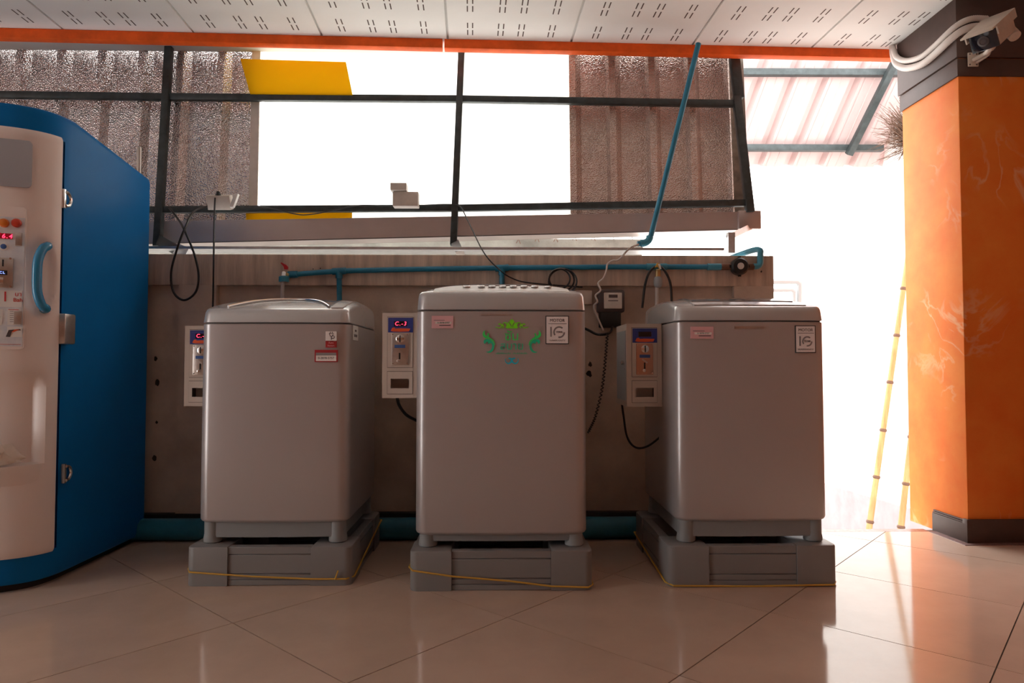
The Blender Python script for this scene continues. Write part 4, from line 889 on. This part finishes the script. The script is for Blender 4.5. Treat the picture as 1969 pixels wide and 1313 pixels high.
cable('black_hose', 'black hose arching over the yellow-lever tap', [q(1235, 592, 3.18), q(1240, 550, 3.18), q(1248, 525, 3.18), q(1262, 512, 3.175), q(1276, 518, 3.18), q(1289, 545, 3.18), q(1292, 590, 3.18)], 0.006)
cable('meter_cable', 'black cable from the meter bottom along the wall behind the green-logo machine', [q(1100, 620, 3.2), q(1130, 634, 3.19), q(1150, 643, 3.19), q(1172, 640, 3.19), q(1178, 628, 3.20)], 0.006)
b = nb(); pts = []
base = [q(1168, 640, 3.18), q(1164, 690, 3.18), q(1158, 745, 3.18), q(1145, 800, 3.18), q(1131, 832, 3.18)]; B = smoothline(base, 40)
for i, p in enumerate(B): pts.append(p + V(0.006 * math.cos(i * 1.25), 0.006 * math.sin(i * 1.25), 0))
tube(b, pts, 0.0026, 5); finish(b, 'coiled_cord', MT['black'], label='coiled dark cord hanging below the electricity meter', cat='cable', smooth=60)
cable('box_cable', 'black cable drooping from the coin box beside the meter', [q(1196, 778, 2.85), q(1199, 800, 2.85), q(1206, 840, 2.85), q(1222, 860, 2.82), q(1245, 858, 2.80), q(1272, 838, 2.76)], 0.0045)
cable('box_cable', 'black cable bending from the lit C.-3 coin box behind its machine', [q(763, 762, 2.68), q(768, 780, 2.70), q(782, 798, 2.75), q(800, 808, 2.85), q(812, 812, 2.95)], 0.0065)
t = thing('outlet_box', 'white outlet box with a black plug on the lower rail', 'outlet', at(428, 403, 3.5))
obx = at(428, 389, 3.48); b = nb(); obox(b, obx + V(-.012, 0, 0), V(.058, 0, 0), V(0, .022, .008), V(0, -.012, .034), 0.003); finish(b, 'body', MT['offwhite'], t)
b = nb(); obox(b, at(451, 386, 3.46), V(.010, 0, 0), V(0, .012, 0), V(.012, 0, .034), .002); finish(b, 'end_plate', MT['white'], t)
b = nb(); lathe(b, [(0.012, 0), (0.013, .012), (0.008, .032)], at(421, 379, 3.47), (0.1, -.5, .4), 12); finish(b, 'plug', MT['black'], t)
t = thing('sensor_lamp', 'small white lamp on a box fixed to the lower rail', 'lamp', at(780, 398, 3.5))
a, c = at(756, 370, 3.47), at(805, 398, 3.47); finish(box(nb(), a.x, c.x, 3.45, 3.51, c.z, a.z, .004), 'base_box', MT['offwhite'], t)
a, c = at(752, 354, 3.46), at(783, 368, 3.46); finish(box(nb(), a.x, c.x, 3.43, 3.50, c.z, a.z, .003), 'head', MT['offwhite'], t)
b = nb(); tube(b, [at(778, 366, 3.475), at(778, 374, 3.475)], .006, 8); finish(b, 'neck', MT['white'], t)
# barbed wire above the neighbour wall
b = nb(); wpts = [at(985 + k * 12, 459 - k * .45 + 1.2 * math.sin(k), 4.28) for k in range(22)]; tube(b, wpts, .0035, 5)
for k in range(1, 21, 3):
    for dx, dz in ((.02, .025), (-.02, .022), (.012, -.03), (-.014, -.026)): tube(b, [wpts[k], wpts[k] + V(dx, 0, dz)], .0028, 4)
finish(b, 'barbed_wire', MT['rust'], label='rusty barbed wire strung above the grey neighbouring wall', cat='wire')
# rack and post seen beyond the wall end
b = nb(); Yk = 4.6; tube(b, [at(1470, 541, Yk), at(1532, 541, Yk), at(1538, 546, Yk), at(1538, 640, Yk), V(at(1538, 640, Yk).x, Yk, -1.05)], 0.020, 8); tube(b, [at(1470, 558, Yk), at(1524, 558, Yk), at(1527, 562, Yk), at(1527, 640, Yk), V(at(1527, 640, Yk).x, Yk, -1.05)], 0.014, 8)
finish(b, 'pipe_rack', MT['grey_plastic'], label='grey tubular rack standing outside past the low wall end', cat='rack')
# ------------------------------------------------------------------ bamboo poles and broom head
def bamboo(label, p0, p1, r0, r1, nodes, first, head=False):
    d = p1 - p0; t = thing('bamboo_broom' if head else 'bamboo_pole', label, 'broom' if head else 'pole', p0); b = nb(); pts, rs = [], []
    n = 40
    for i in range(n + 1): pts.append(p0 + d * i / n); rs.append(r0 + (r1 - r0) * i / n)
    tube(b, pts, rs, 12); finish(b, 'culm', MT['bamboo'], t)
    for f in nodes:
        c = p0 + d * f; r = r0 + (r1 - r0) * f; b = nb(); lathe(b, [(r * 1.02, -.012), (r * 1.28, -.004), (r * 1.28, .004), (r * 1.02, .012)], c, d, 12); finish(b, 'node', MT['bamboo_node'], t)
    return t, d
YB1 = 4.93
lo = at(1666, 1052, YB1); lo = lo + (lo - at(1748, 480, YB1)).normalized() * ((lo.z + 1.05) / max(.01, (at(1748, 480, YB1) - lo).normalized().z)); hi = at(1776, 283, YB1)
Lz = hi.z - lo.z
def fz(py, x): return (at(x, py, YB1).z - lo.z) / Lz
t, d = bamboo('tall bamboo-handled twig broom leaning upside down against the alley wall', lo, hi, 0.022, 0.0172, [fz(1003, 1672), fz(917, 1687), fz(827, 1700), fz(735, 1715), fz(645, 1727), fz(555, 1740), fz(465, 1752)], 0, True)
b = nb(); hc = at(1752, 268, YB1)
for k in range(620):
    a = random.uniform(0, 2 * math.pi); sp = random.uniform(0.02, 0.36); st = hc + V(random.uniform(-.03, .03), random.uniform(-.03, .03), random.uniform(-.06, .10))
    en = st + V(-abs(math.cos(a)) * sp * 0.9 + .10 * random.random(), math.sin(a) * sp * 0.4, random.uniform(-.13, .24)); mid = (st + en) / 2 + V(0, 0, .02 * random.uniform(-1, 1)); tube(b, [st, mid, en], [.0026, .002, .001], 4)
finish(b, 'bristles', MT['bristle'], t, kind='stuff', smooth=0)
lo2 = at(1728, 1052, 4.9); hi2 = at(1768, 700, 4.9); dd = (hi2 - lo2); lo2 = lo2 - dd * ((lo2.z + 1.05) / dd.z)
bamboo('shorter bamboo pole leaning beside the tall broom, its top behind the pillar', lo2, hi2, 0.023, 0.0195, [(at(x, y, 4.9).z - lo2.z) / (hi2.z - lo2.z) for x, y in ((1731, 1013), (1741, 930), (1751, 840))], 0)
# ------------------------------------------------------------------ security camera with conduits
t = thing('security_camera', 'weathered white security camera with hood on the pillar top', 'camera', at(1880, 125, PY0 - .02))
cc = at(1900, 71, 2.86); fw = V(-.70, -.44, -.56).normalized(); rt_ = V(0, 0, 1).cross(fw).normalized(); up_ = fw.cross(rt_).normalized()
b = nb(); obox(b, cc - fw * 0.05, fw * 0.10, rt_ * 0.054, up_ * 0.042, 0.012, 3); finish(b, 'body', MT['cctv'], t)
b = nb(); obox(b, cc + fw * 0.05, fw * 0.006, rt_ * 0.052, up_ * 0.040, 0.004); fc = finish(b, 'front_glass', MT['lens'], t)
b = nb(); lathe(b, [(0.022, 0), (0.022, .004), (0.014, .007), (0.012, .004)], cc + fw * 0.056, fw, 20); finish(b, 'lens_ring', MT['text_dark'], fc)
b = nb(); obox(b, cc + up_ * 0.046 - fw * 0.03, fw * 0.135, rt_ * 0.062, up_ * 0.004, 0.002); obox(b, cc + up_ * 0.030 + rt_ * 0.060 - fw * 0.05, fw * 0.11, rt_ * 0.003, up_ * 0.02); obox(b, cc + up_ * 0.030 - rt_ * 0.060 - fw * 0.05, fw * 0.11, rt_ * 0.003, up_ * 0.02); finish(b, 'hood', MT['cctv'], t)
a, c = at(1861, 101, PY0 - .02), at(1882, 128, PY0 - .02); mp = finish(box(nb(), a.x, c.x, PY0 - .022, PY0 - .0145, c.z, a.z, .003), 'mount_plate', MT['cctv'], t)
b = nb()
for x, y in ((1865, 104), (1878, 104), (1865, 124), (1878, 124)): lathe(b, [(0.0035, 0), (.003, .002)], at(x, y, PY0 - .022), (0, -1, 0), 8)
finish(b, 'screws', MT['text_dark'], mp)
b = nb(); pe = cc - up_ * 0.046 - fw * 0.02; tube(b, [at(1871, 116, PY0 - .02), at(1890, 106, PY0 - .06), pe + V(0, .03, -.012), pe], [.010, .010, .011, .015], 10, 4); tube(b, [at(1878, 120, PY0 - .02), at(1900, 105, PY0 - .07), pe + V(0, .02, -.01)], .007, 8, 3); finish(b, 'arm', MT['cctv'], t)
b = nb(); tube(b, [at(1940, 58, 2.93), at(1952, 70, 2.90)], .024, 14); finish(b, 'sensor', MT['cctv'], t)
Yc = PY0 - .03
k1 = [at(1899, 52, Yc), at(1870, 52, Yc), at(1845, 62, Yc), at(1825, 80, Yc + .05), at(1800, 105, PY0 + .12), at(1775, 124, PY0 + .22), at(1750, 131, PY0 + .34), at(1735, 124, PY0 + .42), at(1728, 108, PY0 + .45), at(1727, 88, PY0 + .46)]
k1 = [V(min(p.x, PX0 - .03) if i > 2 else p.x, p.y, p.z) for i, p in enumerate(k1)]
def ribbed(name, pts, r, label):
    P = smoothline(pts, 16); R = [r * (1.06 if i % 2 else 0.94) for i in range(len(P))]; b = nb(); tube(b, P, R, 10); finish(b, name, MT['conduit'], label=label, cat='conduit', smooth=60)
ribbed('cable_conduit', k1, .0165, 'lower white corrugated conduit curving around the pillar top to the camera')
k2 = [p + V(-.004, -.004, .036) for p in k1[:-1]]
ribbed('cable_conduit', k2, .0135, 'upper thinner white corrugated conduit curving around the pillar top')
